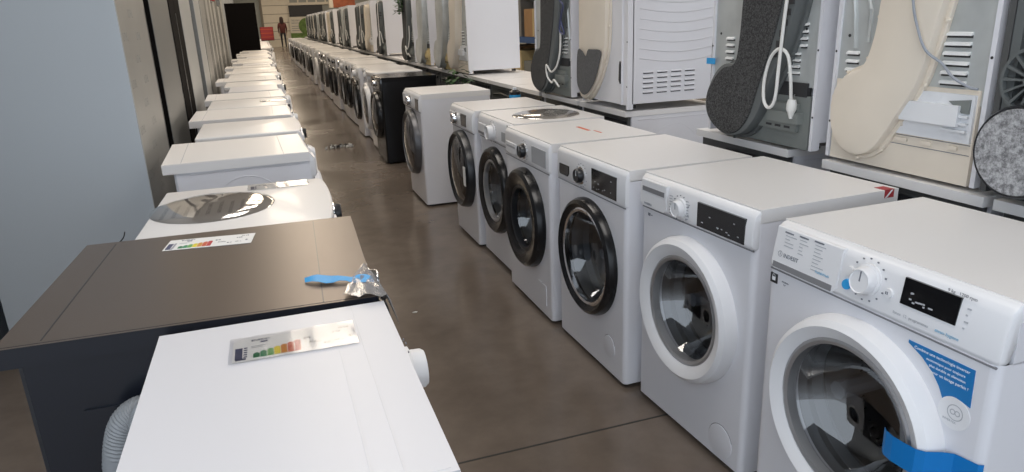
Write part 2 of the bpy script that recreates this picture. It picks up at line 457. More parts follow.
# ---- nearest machine on the right: blue tape across the door
def lines1(k, X_, fy):
    X = lambda u: X_(u-.016)
    y = fy-.0036
    k.use('ink_grey')
    for u0, rows, z in ((.055, 5, .848), (.105, 6, .85), (.155, 9, .852)):
        for i in range(rows):
            if i == 0: k.box(X(u0), X(u0)+.03, y, y+.001, z-i*.0085-.0035, z-i*.0085)
            else: k.use('ink_light').box(X(u0)+.004, X(u0)+.014+.035*random.random(), y, y+.001, z-i*.0085-.0022, z-i*.0085)
        k.use('ink_grey')
    k.lathe([(.0062, 0), (.0075, 0)], (X(.052), y, .789), 'y', 24)
    k.box(X(.0512), X(.0528), y, y+.001, .7855, .7905); k.box(X(.0512), X(.0528), y, y+.001, .7918, .7932)
    k.text('INDESIT', .0145, fm(X(.064), y, .7835))
    k.use('ink_cyan').text('Push&Wash', .009, fm(X(.175), y, .779))
    k.use('ink_grey').box(X(.375), X(.377), fy-.005, fy-.003, .797, .803); k.box(X(.379), X(.381), fy-.005, fy-.003, .797, .803)
    k.text('9 kg   1200 rpm', .0095, fm(X(.505), fy-.0008, .849))
    for i in range(4): k.use('ink_light').box(X(.552), X(.552)+.004+.004*(i % 2), fy-.001, fy, .79+i*.013, .793+i*.013)
    k.text('Innex  12  programmes', .009, fm(X(.40), fy-.0008, .764))
    k.use('ink_cyan').text('steam hygiene', .009, fm(X(.50), fy-.0008, .764))
    k.use('black_satin').box(X(.024), X(.05), -.0012, .002, .705, .731)
    k.use('ink_white').box(X(.031), X(.043), -.0018, 0, .712, .722).lathe([(.004, 0), (.0055, 0)], (X(.037), -.0016, .724), 'y', 12)
    k.use('ink_grey').text('HYGIENE+', .0055, fm(X(.066), -.0008, .716)); k.text('TOP', .0045, fm(X(.072), -.0008, .709))
w1 = make_washer('washing_machine', 'nearest white washer on the right with blue tape over its door', 'washing machine',
    dict(lean=True, d=.51, top_front=.040, h=.867, fz=.745, drawer=(.010, .228, .747, .857), grip=(.752, .766, 'grip_shade'), display=(.395, .521, .79, .846, 'black_gloss'), dial=(.305, .81, .030, 'plastic_white'),
         lines=lines1, ro=.243, ri=.188, cz=.472, proud=.05, inner='rim_grey', latch=False, flap=(.5, .1, .055, 'round'), fascia_bev=.012, fascia_out=.003, w=.62))
for u_, z_, r_, m_ in ((.270, .782, .0125, 'tape_light'), (.272, .814, .011, 'plastic_white'), (.380, .80, .011, 'plastic_white')):
    MB().use(m_).lathe([(0, -.004), (r_*.9, -.004), (r_, .002)], (u_-.016-.31, -.0035, z_), 'y', 24).build('button', None, w1, label='blue round button' if m_ == 'tape_light' else None)
lean(w1, .018, .745, .867)
right(w1, 1.19, .803, .62, -.02)
s = MB().use('sticker_blue')
X = lambda u: u-.016-.31
pts = [(X(.447), .722), (X(.594), .722), (X(.596), .643), (X(.575), .648), (X(.555), .643), (X(.541), .628), (X(.527), .655), (X(.508), .678), (X(.482), .698), (X(.447), .716)]
s.prism(pts, 'y', -.0012, .001)
s.use('ink_white').text('Combine une technologie inverter', .0088, fm(X(.462), -.0014, .710))
s.text('economique pour toujours', .0078, fm(X(.492), -.0014, .698)); s.text('plus durable et silencieux', .0078, fm(X(.50), -.0014, .687))
s.text('pour un lavage parfait !', .0088, fm(X(.505), -.0014, .675))
s.use('plastic_white').lathe([(0, -.0016), (.034, -.0016), (.034, .001)], (X(.566), 0, .615), 'y', 32)
s.use('ink_light').lathe([(.015, -.002), (.017, -.002)], (X(.569), 0, .618), 'y', 24).lathe([(.004, -.002), (.006, -.002)], (X(.564), 0, .618), 'y', 16).lathe([(.004, -.002), (.006, -.002)], (X(.574), 0, .618), 'y', 16)
s.text('INVERTER', .0065, fm(X(.545), -.002, .595))
s.build('sticker', None, w1, label='blue wedge-shaped sticker with white lettering')
s = MB().use('tape_blue')
tp = [(X(.448), -.036), (X(.462), -.047), (X(.485), -.054), (X(.515), -.056), (X(.540), -.056), (X(.556), -.048), (X(.57), -.022), (X(.585), -.006), (.306, -.003), (.3105, .006)]
for (xa, ya), (xb, yb) in zip(tp, tp[1:]):
    za, zb = .522+.08*(xa-X(.405)), .522+.08*(xb-X(.405))
    s.quad((xa, ya, za-.058), (xb, yb, zb-.058), (xb, yb, zb), (xa, ya, za)); s.quad((xa, ya+.0008, za-.058), (xa, ya+.0008, za), (xb, yb+.0008, zb), (xb, yb+.0008, zb-.058))
s.build('tape_strip', None, w1, label='wide strip of blue tape holding the door shut')

# ---- second: white door, black display
def lines2(k, X, fy):
    k.use('ink_grey')
    for c in range(2):
        for i in range(7): k.use('ink_light').box(X(.185+c*.09), X(.185+c*.09)+.012+.01*random.random(), fy-.0009, fy, .762+i*.0095, .765+i*.0095)
    k.use('ink_grey').text('VALBERG', .011, fm(X(.038), fy-.0036, .760))
    k.box(X(.04), X(.055), -.0008, .002, .716, .726).box(X(.06), X(.067), -.0008, .002, .719, .723)
w2 = make_washer('washing_machine', 'white washer with plain white door ring and wide black display, beside the taped one', 'washing machine',
    dict(h=.862, d=.515, fz=.745, drawer=(.02, .17, .752, .845), grip=(.806, .822, 'grip_shade'), display=(.335, .552, .757, .832, 'black_gloss'), dial=(.247, .79, .027, 'plastic_white'),
         lines=lines2, ro=.242, ri=.178, cz=.462, proud=.05, inner='rim_grey', latch=False, flap=(.485, .082, .056, 'round'), fascia_out=.012, w=.585))
right(w2, 1.213, 1.528, .585, -.045)
s = MB().use('red'); s.box(.253, .2931, .460, .497, .8615, .8625); s.box(.292, .2931, .460, .497, .838, .8625); s.use('ink_white').prism([(.463, .839), (.471, .839), (.493, .861), (.485, .861)], 'x', .2925, .2934)
s.build('price_sticker', None, w2, label='small red and white sticker at the rear corner of the worktop')

# ---- third: black door ring, black display
w3 = make_washer('washing_machine', 'white washer with black ringed door and black dial, third from the near end', 'washing machine',
    dict(h=.858, fz=.722, drawer=(.03, .125, .744, .79), drawer_mat='black_gloss', grip=(.748, .752, 'black_satin'), display=(.335, .535, .735, .822, 'black_gloss'), dial=(.242, .775, .030, 'black_satin'),
         ro=.242, ri=.198, cz=.452, proud=.04, door='black_ring', inner='chrome', latch=False, flap=(.478, .13, .045, 'round'), fascia_out=.004))
right(w3, 1.149, 2.159, .6, -.02)
# ---- fourth: black ring, grey display
w4 = make_washer('washing_machine', 'white washer with black ringed door and grey display panel, fourth from the near end', 'washing machine',
    dict(h=.855, fz=.72, drawer=(.03, .18, .735, .79), grip=(.765, .775, 'plastic_grey'), display=(.395, .57, .742, .818, 'plastic_grey'), icons=False, dial=(.29, .777, .032, 'black_satin'),
         ro=.245, ri=.158, cz=.452, proud=.05, door='black_ring', inner='black_satin', latch=False, flap=(.48, .12, .05, 'square'), fascia_out=.004))
right(w4, 1.12, 2.815, .6, 0)
s = MB().use('orange_mark').box(-.09, .05, .30, .318, .8548, .8556).box(.06, .14, .325, .334, .8548, .8556)
s.build('tape_mark', None, w4, label='orange strip of tape lying across the worktop')
# ---- fifth, set back a little, big white dial
w5 = make_washer('washing_machine', 'white washer set back with large white dial under a round film disc', 'washing machine',
    dict(h=.856, fz=.72, drawer=(.02, .16, .735, .80), dial=(.30, .775, .042, 'plastic_white'), display=(.46, .56, .75, .80, 'plastic_grey'), icons=False,
         ro=.25, ri=.175, cz=.442, proud=.045, door='black_ring', inner='rim_grey', latch=False, flap=(.5, .12, .05, 'square')))
right(w5, 1.17, 3.455, .6, 0)
MB().use('black_satin').prism([(.565, .845), (.592, .838), (.592, .75), (.58, .75), (.575, .82)][:5] and [(.262, .848), (.293, .838), (.293, .75), (.28, .752), (.276, .822)], 'y', -.016, -.010, .001, 1).build('corner_clip', None, w5, label='black plastic corner clip')
# ---- sixth
w6 = make_washer('washing_machine', 'white washer with dark door, silver dial and paper tag, sixth from the near end', 'washing machine',
    dict(w=.53, h=.858, fz=.72, drawer=(.01, .10, .735, .81), dial=(.16, .775, .034, 'chrome'), display=(.28, .40, .745, .82, 'black_gloss'), icons=False,
         ro=.25, ri=.208, cz=.462, proud=.055, door='black_satin', inner='rim_grey', cover='smoke_glass', latch=False))
right(w6, 1.14, 4.08, .53, 0)
MB().use('paper').box(.20, .25, -.066, -.064, .40, .52).build('paper_tag', None, w6, label='white paper tag on the door')
# ---- the one standing apart
w7 = make_washer('washing_machine', 'white washer standing apart with silver-rimmed dark door, in front of the black dryer', 'washing machine',
    dict(w=.62, h=.862, fz=.73, d=.55, drawer=(.02, .14, .745, .83), dial=(.30, .79, .034, 'chrome'), display=(.50, .60, .742, .825, 'black_gloss'), icons=False,
         ro=.255, ri=.21, cz=.468, proud=.055, door='rim_dark', inner='rim_grey', cover='smoke_glass', latch=False))
right(w7, 1.055, 5.222, .62, 0)
# ---- black dryer
kk = make_washer('tumble_dryer', 'glossy black dryer standing in the aisle row behind the lone white washer', 'tumble dryer',
    dict(h=.86, fz=.73, d=.56, body='black_enamel', top='black_enamel', fascia_mat='black_gloss', drawer=(.02, .16, .745, .83), drawer_mat='black_gloss', dial=(.30, .79, .03, 'chrome'), display=(.40, .56, .75, .82, 'black_gloss'), icons=False,
         ro=.24, ri=.19, cz=.47, proud=.05, door='black_ring', inner='chrome', cover='smoke_glass', latch=False))
right(kk, 1.055, 7.08, .6, 0)

# ---- the long row beyond it
ORD = ['first', 'second', 'third', 'fourth', 'fifth', 'sixth', 'seventh', 'eighth', 'ninth', 'tenth', 'eleventh', 'twelfth']
GROW = 'washing machines in the long row beyond the black dryer'
bul = make_washer('washing_machine', 'white washer with bulging white front, first beyond the black dryer', 'washing machine',
    dict(h=.87, fz=.74, d=.52, drawer=(.02, .16, .75, .83), dial=(.26, .79, .03, 'plastic_white'), display=(.36, .55, .75, .83, 'black_gloss'), icons=False,
         ro=.24, ri=.19, cz=.475, proud=.05, door='plastic_white', inner='chrome', cover='smoke_glass', latch=False, bulge=.045), GROW)
right(bul, 1.10, 7.74, .6, 0)
protos = [(w3, 'white washer with black ringed door'), (w4, 'white washer with black door and grey display'), (w2, 'white washer with plain white door ring'), (w7, 'white washer with silver rimmed dark door'), (w5, 'white washer with black door and white dial')]
y = 8.37; seq = [3, 2, 4, 0, 1, 4, 3, 0, 1, 0, 3, 1]
i = 1
SKIP = ('foot', 'printed_lettering', 'filter_flap', 'dial_pointer', 'tape_mark', 'corner_clip', 'paper_tag', 'price_sticker', 'sticker', 'tape_strip')
while y < 32:
    o, txt = protos[seq[i % 12]]
    wd = .63 if o is w7 else .608
    if i < 12: lab = '%s, %s beyond the black dryer' % (txt, ORD[i])
    else: lab = 'front loading washer in the far stretch past the twelfth beyond the black dryer'
    sk = SKIP if y < 16 else SKIP+('door_gasket', 'program_dial')
    x = 1.12+.03*math.sin(i*2.3)+(.03 if i % 5 == 0 else 0)
    dup(o, (x, y+wd/2, 0), -PI/2, lab, GROW, sk)
    y += wd+.012; i += 1

# ------------------------------------------------------------------ left row (fronts look to +x)
GL = 'appliances in the left row'
l0 = make_washer('washing_machine', 'slim white washer nearest on the left with energy label on its smooth top', 'washing machine',
    dict(w=.6, d=.415, h=.85, fz=.73, top='top_cool', inset='groove', inset_front=True, drawer=(.02, .16, .74, .82), dial=(.40, .79, .036, 'plastic_white'), display=(.46, .57, .76, .81, 'plastic_grey'), icons=False,
         ro=.22, ri=.17, proud=.05, inner='rim_grey', top_front=.0, fascia_out=.006), GL)
left(l0, .166, .742, .6, 0)
l1 = make_washer('tumble_dryer', 'anthracite dryer with bronze-grey top and blue tape, second on the left', 'tumble dryer',
    dict(w=.655, d=.655, h=.855, fz=.73, body='anthracite', top='anthracite_top', inset='black_satin', inset_front=False, fascia_mat='anthracite', drawer=(.02, .16, .74, .82), drawer_mat='anthracite', dial=(.30, .78, .028, 'chrome'), display=(.36, .55, .75, .82, 'black_gloss'), icons=False,
         ro=.235, ri=.185, proud=.05, door='black_ring', inner='chrome', cover='smoke_glass', latch=False, top_front=.0, overhang=.004, back_over=.03, lip='anthracite', emboss='ribs',
         back_ribs=[.10+.022*i for i in range(30)], fascia_out=.006), GL)
left(l1, .168, 1.362, .655, -.035)
l2 = make_washer('washing_machine', 'white washer with bowed front and round film disc on top, third on the left', 'washing machine',
    dict(w=.6, d=.53, h=.85, fz=.73, drawer=(.02, .16, .74, .82), dial=(.30, .79, .03, 'black_satin'), display=(.40, .55, .76, .82, 'black_gloss'), icons=False,
         ro=.235, ri=.18, proud=.05, door='plastic_white', inner='chrome', latch=False, bulge=.02), GL)
left(l2, .14, 2.035, .6, -.03)
l3 = make_washer('tumble_dryer', 'white dryer with lipped top and round embossed side, fourth on the left', 'tumble dryer',
    dict(w=.58, d=.57, h=.85, fz=.73, drawer=(.02, .16, .74, .82), dial=(.30, .79, .03, 'plastic_white'), display=(.40, .55, .76, .82, 'black_gloss'), icons=False,
         ro=.235, ri=.18, proud=.05, door='plastic_white', inner='rim_grey', emboss='circle', overhang=.01, back_over=.04, inset='ink_light', inset_front=False), GL)
left(l3, .14, 3.225, .6, .03)
LN = ORD[4:]
specs = [(3.95, .58, .14, l2, .0), (4.70, .58, .13, l3, 0), (5.36, .58, .11, l2, .0), (6.0, .58, .13, l3, .02), (6.66, .58, .09, l0, 0), (7.3, .58, .14, l2, 0), (8.0, .58, .11, l3, 0), (8.66, .58, .13, l2, 0)]
i = 0
for (yy, wd, xx, o, th) in specs:
    txt = {l2: 'white washer with rounded front edge', l3: 'white dryer with lipped top', l0: 'slim white washer'}[o]
    dup(o, (xx, yy+.3, 0), PI/2+th, '%s, %s on the left' % (txt, LN[i] if i < len(LN) else ''), GL); i += 1
yy = 9.32
while yy < 18.2:
    o = (l3, l2, l3, l0)[i % 4]
    dup(o, (.12+.03*math.sin(i*1.7), yy+.3, 0), PI/2, 'white appliance in the left row just short of the tall black fridge', GL, SKIP+('door_gasket', 'glass_bowl')); yy += .64; i += 1
yy = 19.7
while yy < 33:
    o = (l2, l3)[i % 2]
    dup(o, (.22+.04*math.sin(i*1.7), yy+.3, 0), PI/2, 'white appliance in the left row beyond the tall black fridge', GL, SKIP+('door_gasket', 'glass_bowl')); yy += .64; i += 1

# hose behind the near machine
h_ = MB().use('hose_grey').tube(spline([(-.345, 1.30, .10), (-.362, 1.325, .40), (-.36, 1.33, .58), (-.335, 1.33, .685), (-.295, 1.325, .712), (-.292, 1.28, .67), (-.295, 1.22, .55)], 26), .030, 14, .022)
tag(h_.build('drain_hose'), 'grey ribbed drain hose looped behind the slim white washer', 'hose')
# small bolt-like plug at the back of the dark dryer
MB().use('black_satin').tube(spline([(.30, .66, .60), (.325, .665, .76), (.338, .63, .83), (.340, .60, .86), (.341, .592, .878)], 8), .0016, 8).build('power_cable', None, l1)

# energy labels lying on the tops (sheet with arrows, clear sleeve)
def energy_label(name, label, loc, rz, L=.21, W=.095, sleeve=True, pale=False):
    t = thing(name, label, 'energy label', loc, rz, 'energy labels lying on the tops')
    s = MB().use('paper').box(0, L, 0, W, .0002, .0010)
    s.use('dark_blue_print')
    s.box(.004, .016, .010, .055, .001, .0013); s.box(.005, .022, .006, .012, .001, .0013)
    for k in range(5): s.box(.018, .024, .015+k*.009, .019+k*.009, .001, .0013)
    s.text('ENERGY', .009, Matrix.Translation((.030, W-.014, .0011))); s.box(.046, .058, W-.024, W-.018, .001, .0013)
    if not pale:
        s.use('ink_light').box(.03, .055, W*.60, W*.615, .001, .0013).box(.03, .05, W*.54, W*.555, .001, .0013)
        for k, m in enumerate(('e_a', 'e_b', 'e_c', 'e_d', 'e_e', 'e_f', 'e_g')):
            x0 = .034+k*.0115; top = .018+.006+k*.0042
            s.use(m).prism([(x0, .008), (x0+.0105, .008), (x0+.0105, top), (x0+.00525, top+.004), (x0, top)], 'z', .0010, .0014)
    s.use('ink_grey')
    s.text('XXL', .011, Matrix.Translation((.128, .03, .0011))); s.text('64', .014, Matrix.Translation((.118, W*.55, .0011)))
    s.text('8,0', .01, Matrix.Translation((.152, .018, .0011))); s.text('49 L', .009, Matrix.Translation((.172, .022, .0011))); s.text('3:28', .009, Matrix.Translation((.17, .058, .0011)))
    s.text('B', .012, Matrix.Translation((.196, .03, .0011))); s.text('74 dB', .008, Matrix.Translation((.182, .072, .0011)))
    s.build('sheet', None, t, smooth=False)
    if sleeve:
        k = MB().use('film'); n = 14
        for i in range(n):
            for j in range(4):
                f = lambda a, b: (-.006+(L+.012)*a/n, -.006+(W+.012)*b/4, .0024+.0011*math.sin(a*1.9+b*1.1)*math.sin(b*.9+.3))
                k.quad(f(i, j), f(i+1, j), f(i+1, j+1), f(i, j+1))
        bmesh.ops.remove_doubles(k.bm, verts=k.bm.verts[:], dist=1e-5)
        k.build('clear_sleeve', None, t)
    return t
energy_label('energy_label', 'energy label in crinkled sleeve on the slim white washer nearest on the left', (-.117, 1.166, .8505), R(0), .205, .092)
energy_label('energy_label', 'energy label lying at the rear edge of the bronze-grey dryer top', (-.306, 1.893, .8556), R(-7), .215, .09, False)
energy_label('energy_label', 'narrow energy label strip on the far edge of the third machine on the left', (-.105, 2.535, .8505), R(0), .19, .08, True, True)
energy_label('energy_label', 'creased energy label on a white top halfway down the left row', (-.06, 5.62, .8505), R(3), .18, .09, True, True)

# blue tape and clear film pouch at the front edge of the bronze-grey top
t = MB().use('tape_light'); n = 10; pr = [(0.022+.14*i/n, 1.508-.062*i/n) for i in range(n+1)]
for i in range(n):
    a, b = pr[i], pr[i+1]; wv = lambda q: .017*(1-.35*math.cos(q*1.1)); zz = lambda q: .858+.005*abs(math.sin(q*.9))
    t.quad((a[0], a[1]-wv(i), zz(i)), (b[0], b[1]-wv(i+1), zz(i+1)), (b[0], b[1]+wv(i+1), zz(i+1)+.002), (a[0], a[1]+wv(i), zz(i)+.002))
bmesh.ops.remove_doubles(t.bm, verts=t.bm.verts[:], dist=1e-5)
r_ = bmesh.ops.extrude_face_region(t.bm, geom=t.bm.faces[:]); bmesh.ops.translate(t.bm, verts=[v for v in r_['geom'] if isinstance(v, bmesh.types.BMVert)], vec=(0, 0, .0008))
tag(t.build('adhesive_tape'), 'light blue twisted tape strip on the bronze-grey dryer top', 'tape')
t = MB().use('pouch_film'); A, B_, D_ = Vector((.158, 1.575, .857)), Vector((.088, 1.372, .857)), Vector((.174, 1.335, .857))
def f(a, b):
    p_ = A.lerp(B_.lerp(D_, b/8), a/8); return (p_.x, p_.y, .8575+.010*abs(math.sin(a*1.3+b*.8))*min(1, a/3))
for i in range(8):
    for j in range(8): t.quad(f(i, j), f(i+1, j), f(i+1, j+1), f(i, j+1))
for i in range(8): t.quad(f(i, 8), f(i+1, 8), (f(i+1, 8)[0]+.018, f(i+1, 8)[1]-.004, .81-.02*math.sin(i)), (f(i, 8)[0]+.018, f(i, 8)[1]-.004, .81-.02*math.sin(i-1)))
bmesh.ops.remove_doubles(t.bm, verts=t.bm.verts[:], dist=1e-5)
tag(t.build('plastic_pouch'), 'clear crinkled plastic pouch over the front corner of the bronze-grey top', 'plastic pouch')

# round film discs on two tops (clear door films, curved and shiny)
def film_disc(label, loc, rx, ry, rz):
    t = thing('door_film', label, 'film disc', loc, rz, 'clear round door films lying on tops')
    s = MB().use('lens_film'); n = 48; rings = [(1, .0008), (.97, .006), (.8, .013), (.5, .019), (.2, .021), (0, .0215)]
    s.lathe(rings, (0, 0, 0), 'z', n)
    for v in s.bm.verts:
        a = math.atan2(v.co.y, v.co.x); v.co.z += .0016*math.sin(v.co.x*9)*math.sin(v.co.y*5)*(1-min(1, v.co.xy.length))*2
        v.co.x *= rx; v.co.y *= ry
    s.build('film', None, t)
    k = MB().use('chrome')  # chrome slivers laid in to imitate streaky reflections in the film
    for q in range(9):
        x0 = -.16*rx/.2+q*.035*rx/.2; k.prism([(x0, -.10*ry/.19+.01*(q % 3)), (x0+.012, -.09*ry/.19), (x0+.016, .06*ry/.19+.02*(q % 2)), (x0+.004, .05*ry/.19)], 'z', .001, .0015)
    k.build('reflection_streaks', None, t, smooth=False)
    return t
film_disc('shiny oval film disc on the third white machine on the left', (-.21, 2.345, .8502), .185, .19, 0)
film_disc('shiny round film disc on the washer with the large white dial', (1.46, 3.71, .8562), .19, .19, 0)

# ------------------------------------------------------------------ dryers seen from behind
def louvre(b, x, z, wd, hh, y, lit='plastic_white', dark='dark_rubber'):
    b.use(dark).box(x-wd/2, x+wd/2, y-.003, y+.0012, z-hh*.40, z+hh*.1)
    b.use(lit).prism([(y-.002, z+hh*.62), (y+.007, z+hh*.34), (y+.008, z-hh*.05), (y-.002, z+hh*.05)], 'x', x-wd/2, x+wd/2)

def make_dryer(name, label, st, group=None):
    """local: origin under the front-edge centre, front faces -y, back panel at y=d; s runs from the viewer's left when seen from behind"""
    w, d, h = st.get('w', .6), st.get('d', .60), .845; hw = w/2
    t = thing(name, label, 'tumble dryer', group=group)
    S = lambda s: hw-s
    b = MB().use('enamel')
    b.box(-hw, hw, 0, d-.03, .028, h-.03, .006, 2)
    b.box(-hw, hw, -.01, d-.012, h-.035, h, .008, 2)
    for x0, x1 in ((-hw, -hw+.014), (hw-.014, hw)): b.box(x0, x1, d-.035, d, .0, h-.03, .004, 1)
    b.box(-hw+.02, hw-.02, d-.035, d-.006, h-.06, h-.03)
    if st.get('ribs'):
        x = hw if st['ribs'] > 0 else -hw
        sg = 1 if st['ribs'] > 0 else -1
        for i in range(2, 13):
            zz = .165+i*.05; k = -.026 if i < 11 else .02
            b.tube([(x, .05+(d-.12)*j/16, zz+k*math.sin(PI*j/16)) for j in range(17)], .003, 6)
        for c in range(4):
            for r in range(5):
                yy, zz = .222+c*.085, .085+r*.026
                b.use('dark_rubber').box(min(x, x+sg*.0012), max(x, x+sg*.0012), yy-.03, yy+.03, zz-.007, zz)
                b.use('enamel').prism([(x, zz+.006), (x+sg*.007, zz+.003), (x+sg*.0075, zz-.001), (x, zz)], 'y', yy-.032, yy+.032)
        b.use('black_satin').prism([(S(.475), .15), (S(.49), .13), (S(.495), .20), (S(.485), .25), (S(.478), .23)], 'y', d-.004, d+.004, .001, 1)
    for zz in (.12, .35, .6):
        for sx in (-1, 1): b.use('dark_rubber').lathe([(0, .0015), (.004, .0012), (.004, 0)], (sx*(hw-.007), d, zz), 'y', 10)
    b.build('cabinet', None, t)
    pm = st.get('panel', 'galvanised')
    p = MB().use(pm).box(-hw+.014, hw-.014, d-.03, d-.008, st.get('panel_z', .22), h-.06, .003, 1)
    for (s0, z0, rows, wd, pitch) in st.get('vents', ()):
        for r in range(rows): louvre(p, S(s0)-.0*r, z0+r*pitch, wd, pitch*.62, d-.007+.0, 'paper')
    # mirror the louvres outwards (back faces +y)
    p.use(pm)
    for pts in st.get('creases', ()): p.tube([(S(a), d-.007, b_) for a, b_ in pts], .008, 8)
    p.use('dark_rubber')
    for (a, b_) in st.get('screws', ((.05, .75), (.05, .4), (.55, .75), (.55, .42))): p.lathe([(0, .003), (.005, .002), (.005, -.002)], (S(a), d-.008, b_), 'y', 10)
    p.build('back_panel', None, t)
    if 'duct' in st:
        pts = closed_spline(st['duct'], 5) if st.get('smooth_duct', True) else st['duct']
        k = MB().use(st['duct_mat']).prism([(S(a), b_) for a, b_ in pts], 'y', d-.012, d+st.get('duct_out', .06), .012, 2)
        fl = [(a, b_) for a, b_ in pts]; cx = sum(a for a, _ in fl)/len(fl); cy = sum(b_ for _, b_ in fl)/len(fl)
        # flange round the foot of the duct
        pl = [Vector((a, b_)) for a, b_ in pts]; N = len(pl); area = sum(pl[i].x*pl[(i+1) % N].y-pl[(i+1) % N].x*pl[i].y for i in range(N)); sgn = 1 if area > 0 else -1
        off = []
        for i in range(N):
            tg = (pl[(i+1) % N]-pl[i-1]).normalized(); nn = Vector((tg.y, -tg.x))*sgn; q = pl[i]+nn*.012; off.append((min(max(q.x, .004), w-.004), q.y))
        k.prism([(S(a), b_) for a, b_ in off], 'y', d-.008, d+.008, .002, 1)
        for i in range(0, N, 7): k.use(st['duct_mat']).lathe([(0, .016), (.005, .014), (.006, .006)], (S(off[i][0]), d, off[i][1]), 'y', 8)
        if st.get('steps'):
            for (a, b_) in st['steps']: k.use('dark_rubber').box(S(a)-.011, S(a)+.011, d+.03, d+st.get('duct_out', .06)+.004, b_-.011, b_+.011, .003, 1)
        du = k.build('duct_cover', None, t)
        if 'pad' in st:
            pad = closed_spline(st['pad'], 5)
            q = MB().use(st['pad_mat']).prism([(S(a), b_) for a, b_ in pad], 'y', d+.04, d+st.get('duct_out', .06)+.006, .003, 1)
            if st.get('hub'): q.lathe([(.012, 0), (.010, .004), (.004, .002), (0, .002)], (S(st['hub'][0]), d+st.get('duct_out', .06)+.006, st['hub'][1]), 'y', 16)
            q.build('insulation_pad', None, du)
    if 'lower' in st:
        s0, s1, z0, z1, mm = st['lower']
        k = MB().use(mm).box(S(s1), S(s0), d-.05, d-.002, z0, z1, .006, 2)
        if st.get('condenser'):
            a0, a1, b0, b1 = st['condenser']
            k.use('condenser_white').box(S(a1), S(a0), d-.02, d+.006, b0, b1, .004, 1)
            k.box(S(a0+.22), S(a0+.03), d-.01, d+.022, b0+.045, b1-.03, .012, 2)
            for i in range(3): k.box(S(a1-.01), S(a1-.085), d, d+.016, b0+.03+i*.02, b0+.036+i*.02, .002, 1)
            k.use('housing_grey').prism([(S(a1-.01), b1-.012), (S(a1-.075), b1-.02), (S(a1-.03), b1-.05), (S(a1-.01), b1-.05)], 'y', d+.004, d+.012)
            k.use(mm)
            for i in range(3): k.box(S(a0+.03+i*.085)-.02, S(a0+.03+i*.09)+.02, d-.004, d+.005, b0-.022, b0-.012, .002, 1)
            k.use('seam').box(S(a1), S(a0-.02), d-.003, d-.0012, b0-.034, b0-.032).box(S(a1), S(a0-.02), d-.003, d-.0012, b0-.006, b0-.004)
        else:
            k.use('dark_rubber').box(S(s1)+.02, S(s0)-.06, d-.02, d-.0005, z1-.004, z1+.045)
            k.use(mm).box(S(s1)+.05, S(s0)-.10, d-.01, d+.012, z0+.06, z1-.03, .006, 1)
            k.box(S(s1)+.03, S(s0)-.16, d-.01, d+.025, z0+.09, z1-.06, .006, 1)
            k.use('dark_rubber')
            for i in range(3): k.box(S(s1)+.08+i*.05, S(s1)+.11+i*.05, d+.01, d+.0135, z0+.07, z0+.078)
            k.use('paper').box(S(s0)-.1, S(s0)-.085, d, d+.003, z1-.07, z1-.04)
        k.build('base_housing', None, t)
    if 'cord' in st:
        mm, pts, r0 = st['cord']
        k = MB().use(mm).tube(spline([(S(a), d+o, b_) for a, b_, o in pts], 8), r0, 8)
        cd = k.build('power_cord', None, t)
        if st.get('plug'):
            a, b_ = st['plug']
            q = MB().use('cord_white').lathe([(0, .03), (.014, .028), (.018, .012), (.018, -.006), (.012, -.02), (.006, -.04)], (S(a), d+.03, b_), 'z', 16)
            q.use('chrome').tube([(S(a)-.01, d+.03, b_+.03), (S(a)-.01, d+.03, b_+.048)], .0025, 6).tube([(S(a)+.01, d+.03, b_+.03), (S(a)+.01, d+.03, b_+.048)], .0025, 6)
            q.build('plug', None, cd)
    for sx in (-1, 1):
        for yy in (.05, d-.06): MB().use('dark_rubber').lathe([(0, 0), (.02, 0), (.02, .016)], (sx*(hw-.05), yy, 0), 'z', 14).build('foot', None, t)
    return t
ZT = .89
def stack(o, y_far, w=.6, x=1.80, z=ZT, d=.60):
    o.location = (x+d, y_far-w/2, z); o.rotation_euler = (0, 0, PI/2); return o
CD = [(.035, .175), (.05, .095), (.10, .042), (.165, .03), (.225, .055), (.27, .115), (.31, .18), (.36, .27), (.395, .40), (.42, .52), (.46, .66), (.47, .74), (.40, .78), (.27, .76), (.205, .64), (.195, .50), (.185, .40), (.155, .315), (.095, .285), (.05, .24)]
def shr(pts, cx, cy, dx): return [(a+(dx if a < cx else -dx), b) for a, b in pts]
db = make_dryer('tumble_dryer', 'dryer with large cream duct cover on its back and white condenser box', dict(w=.56, duct=CD, duct_mat='cream', duct_out=.035,
    vents=[(.075, .265, 4, .05, .026), (.445, .275, 6, .08, .026)], creases=[[(.10, .55), (.13, .48), (.13, .38)], [(.05, .55), (.07, .45), (.08, .36)]],
    lower=(.02, .535, .0, .262, 'cream'), condenser=(.275, .53, .118, .25), cord=('wire_grey', [(.31, .78, .05), (.32, .62, .055), (.335, .50, .055), (.36, .42, .05), (.39, .365, .045), (.425, .33, .02), (.46, .295, .015), (.51, .272, .012), (.535, .268, .01)], .0038)))
stack(db, 1.935, .56)
DCD = [(.05, .15), (.062, .075), (.13, .025), (.22, .005), (.31, .03), (.38, .10), (.43, .20), (.50, .34), (.555, .50), (.58, .66), (.56, .76), (.42, .78), (.29, .74), (.265, .56), (.255, .40), (.235, .30), (.16, .285), (.10, .24)]
DCP = [(.062, .15), (.078, .075), (.135, .03), (.22, .014), (.29, .038), (.345, .10), (.385, .20), (.44, .34), (.49, .50), (.515, .66), (.495, .75), (.40, .77), (.30, .73), (.275, .56), (.265, .40), (.242, .295), (.165, .27), (.105, .22)]
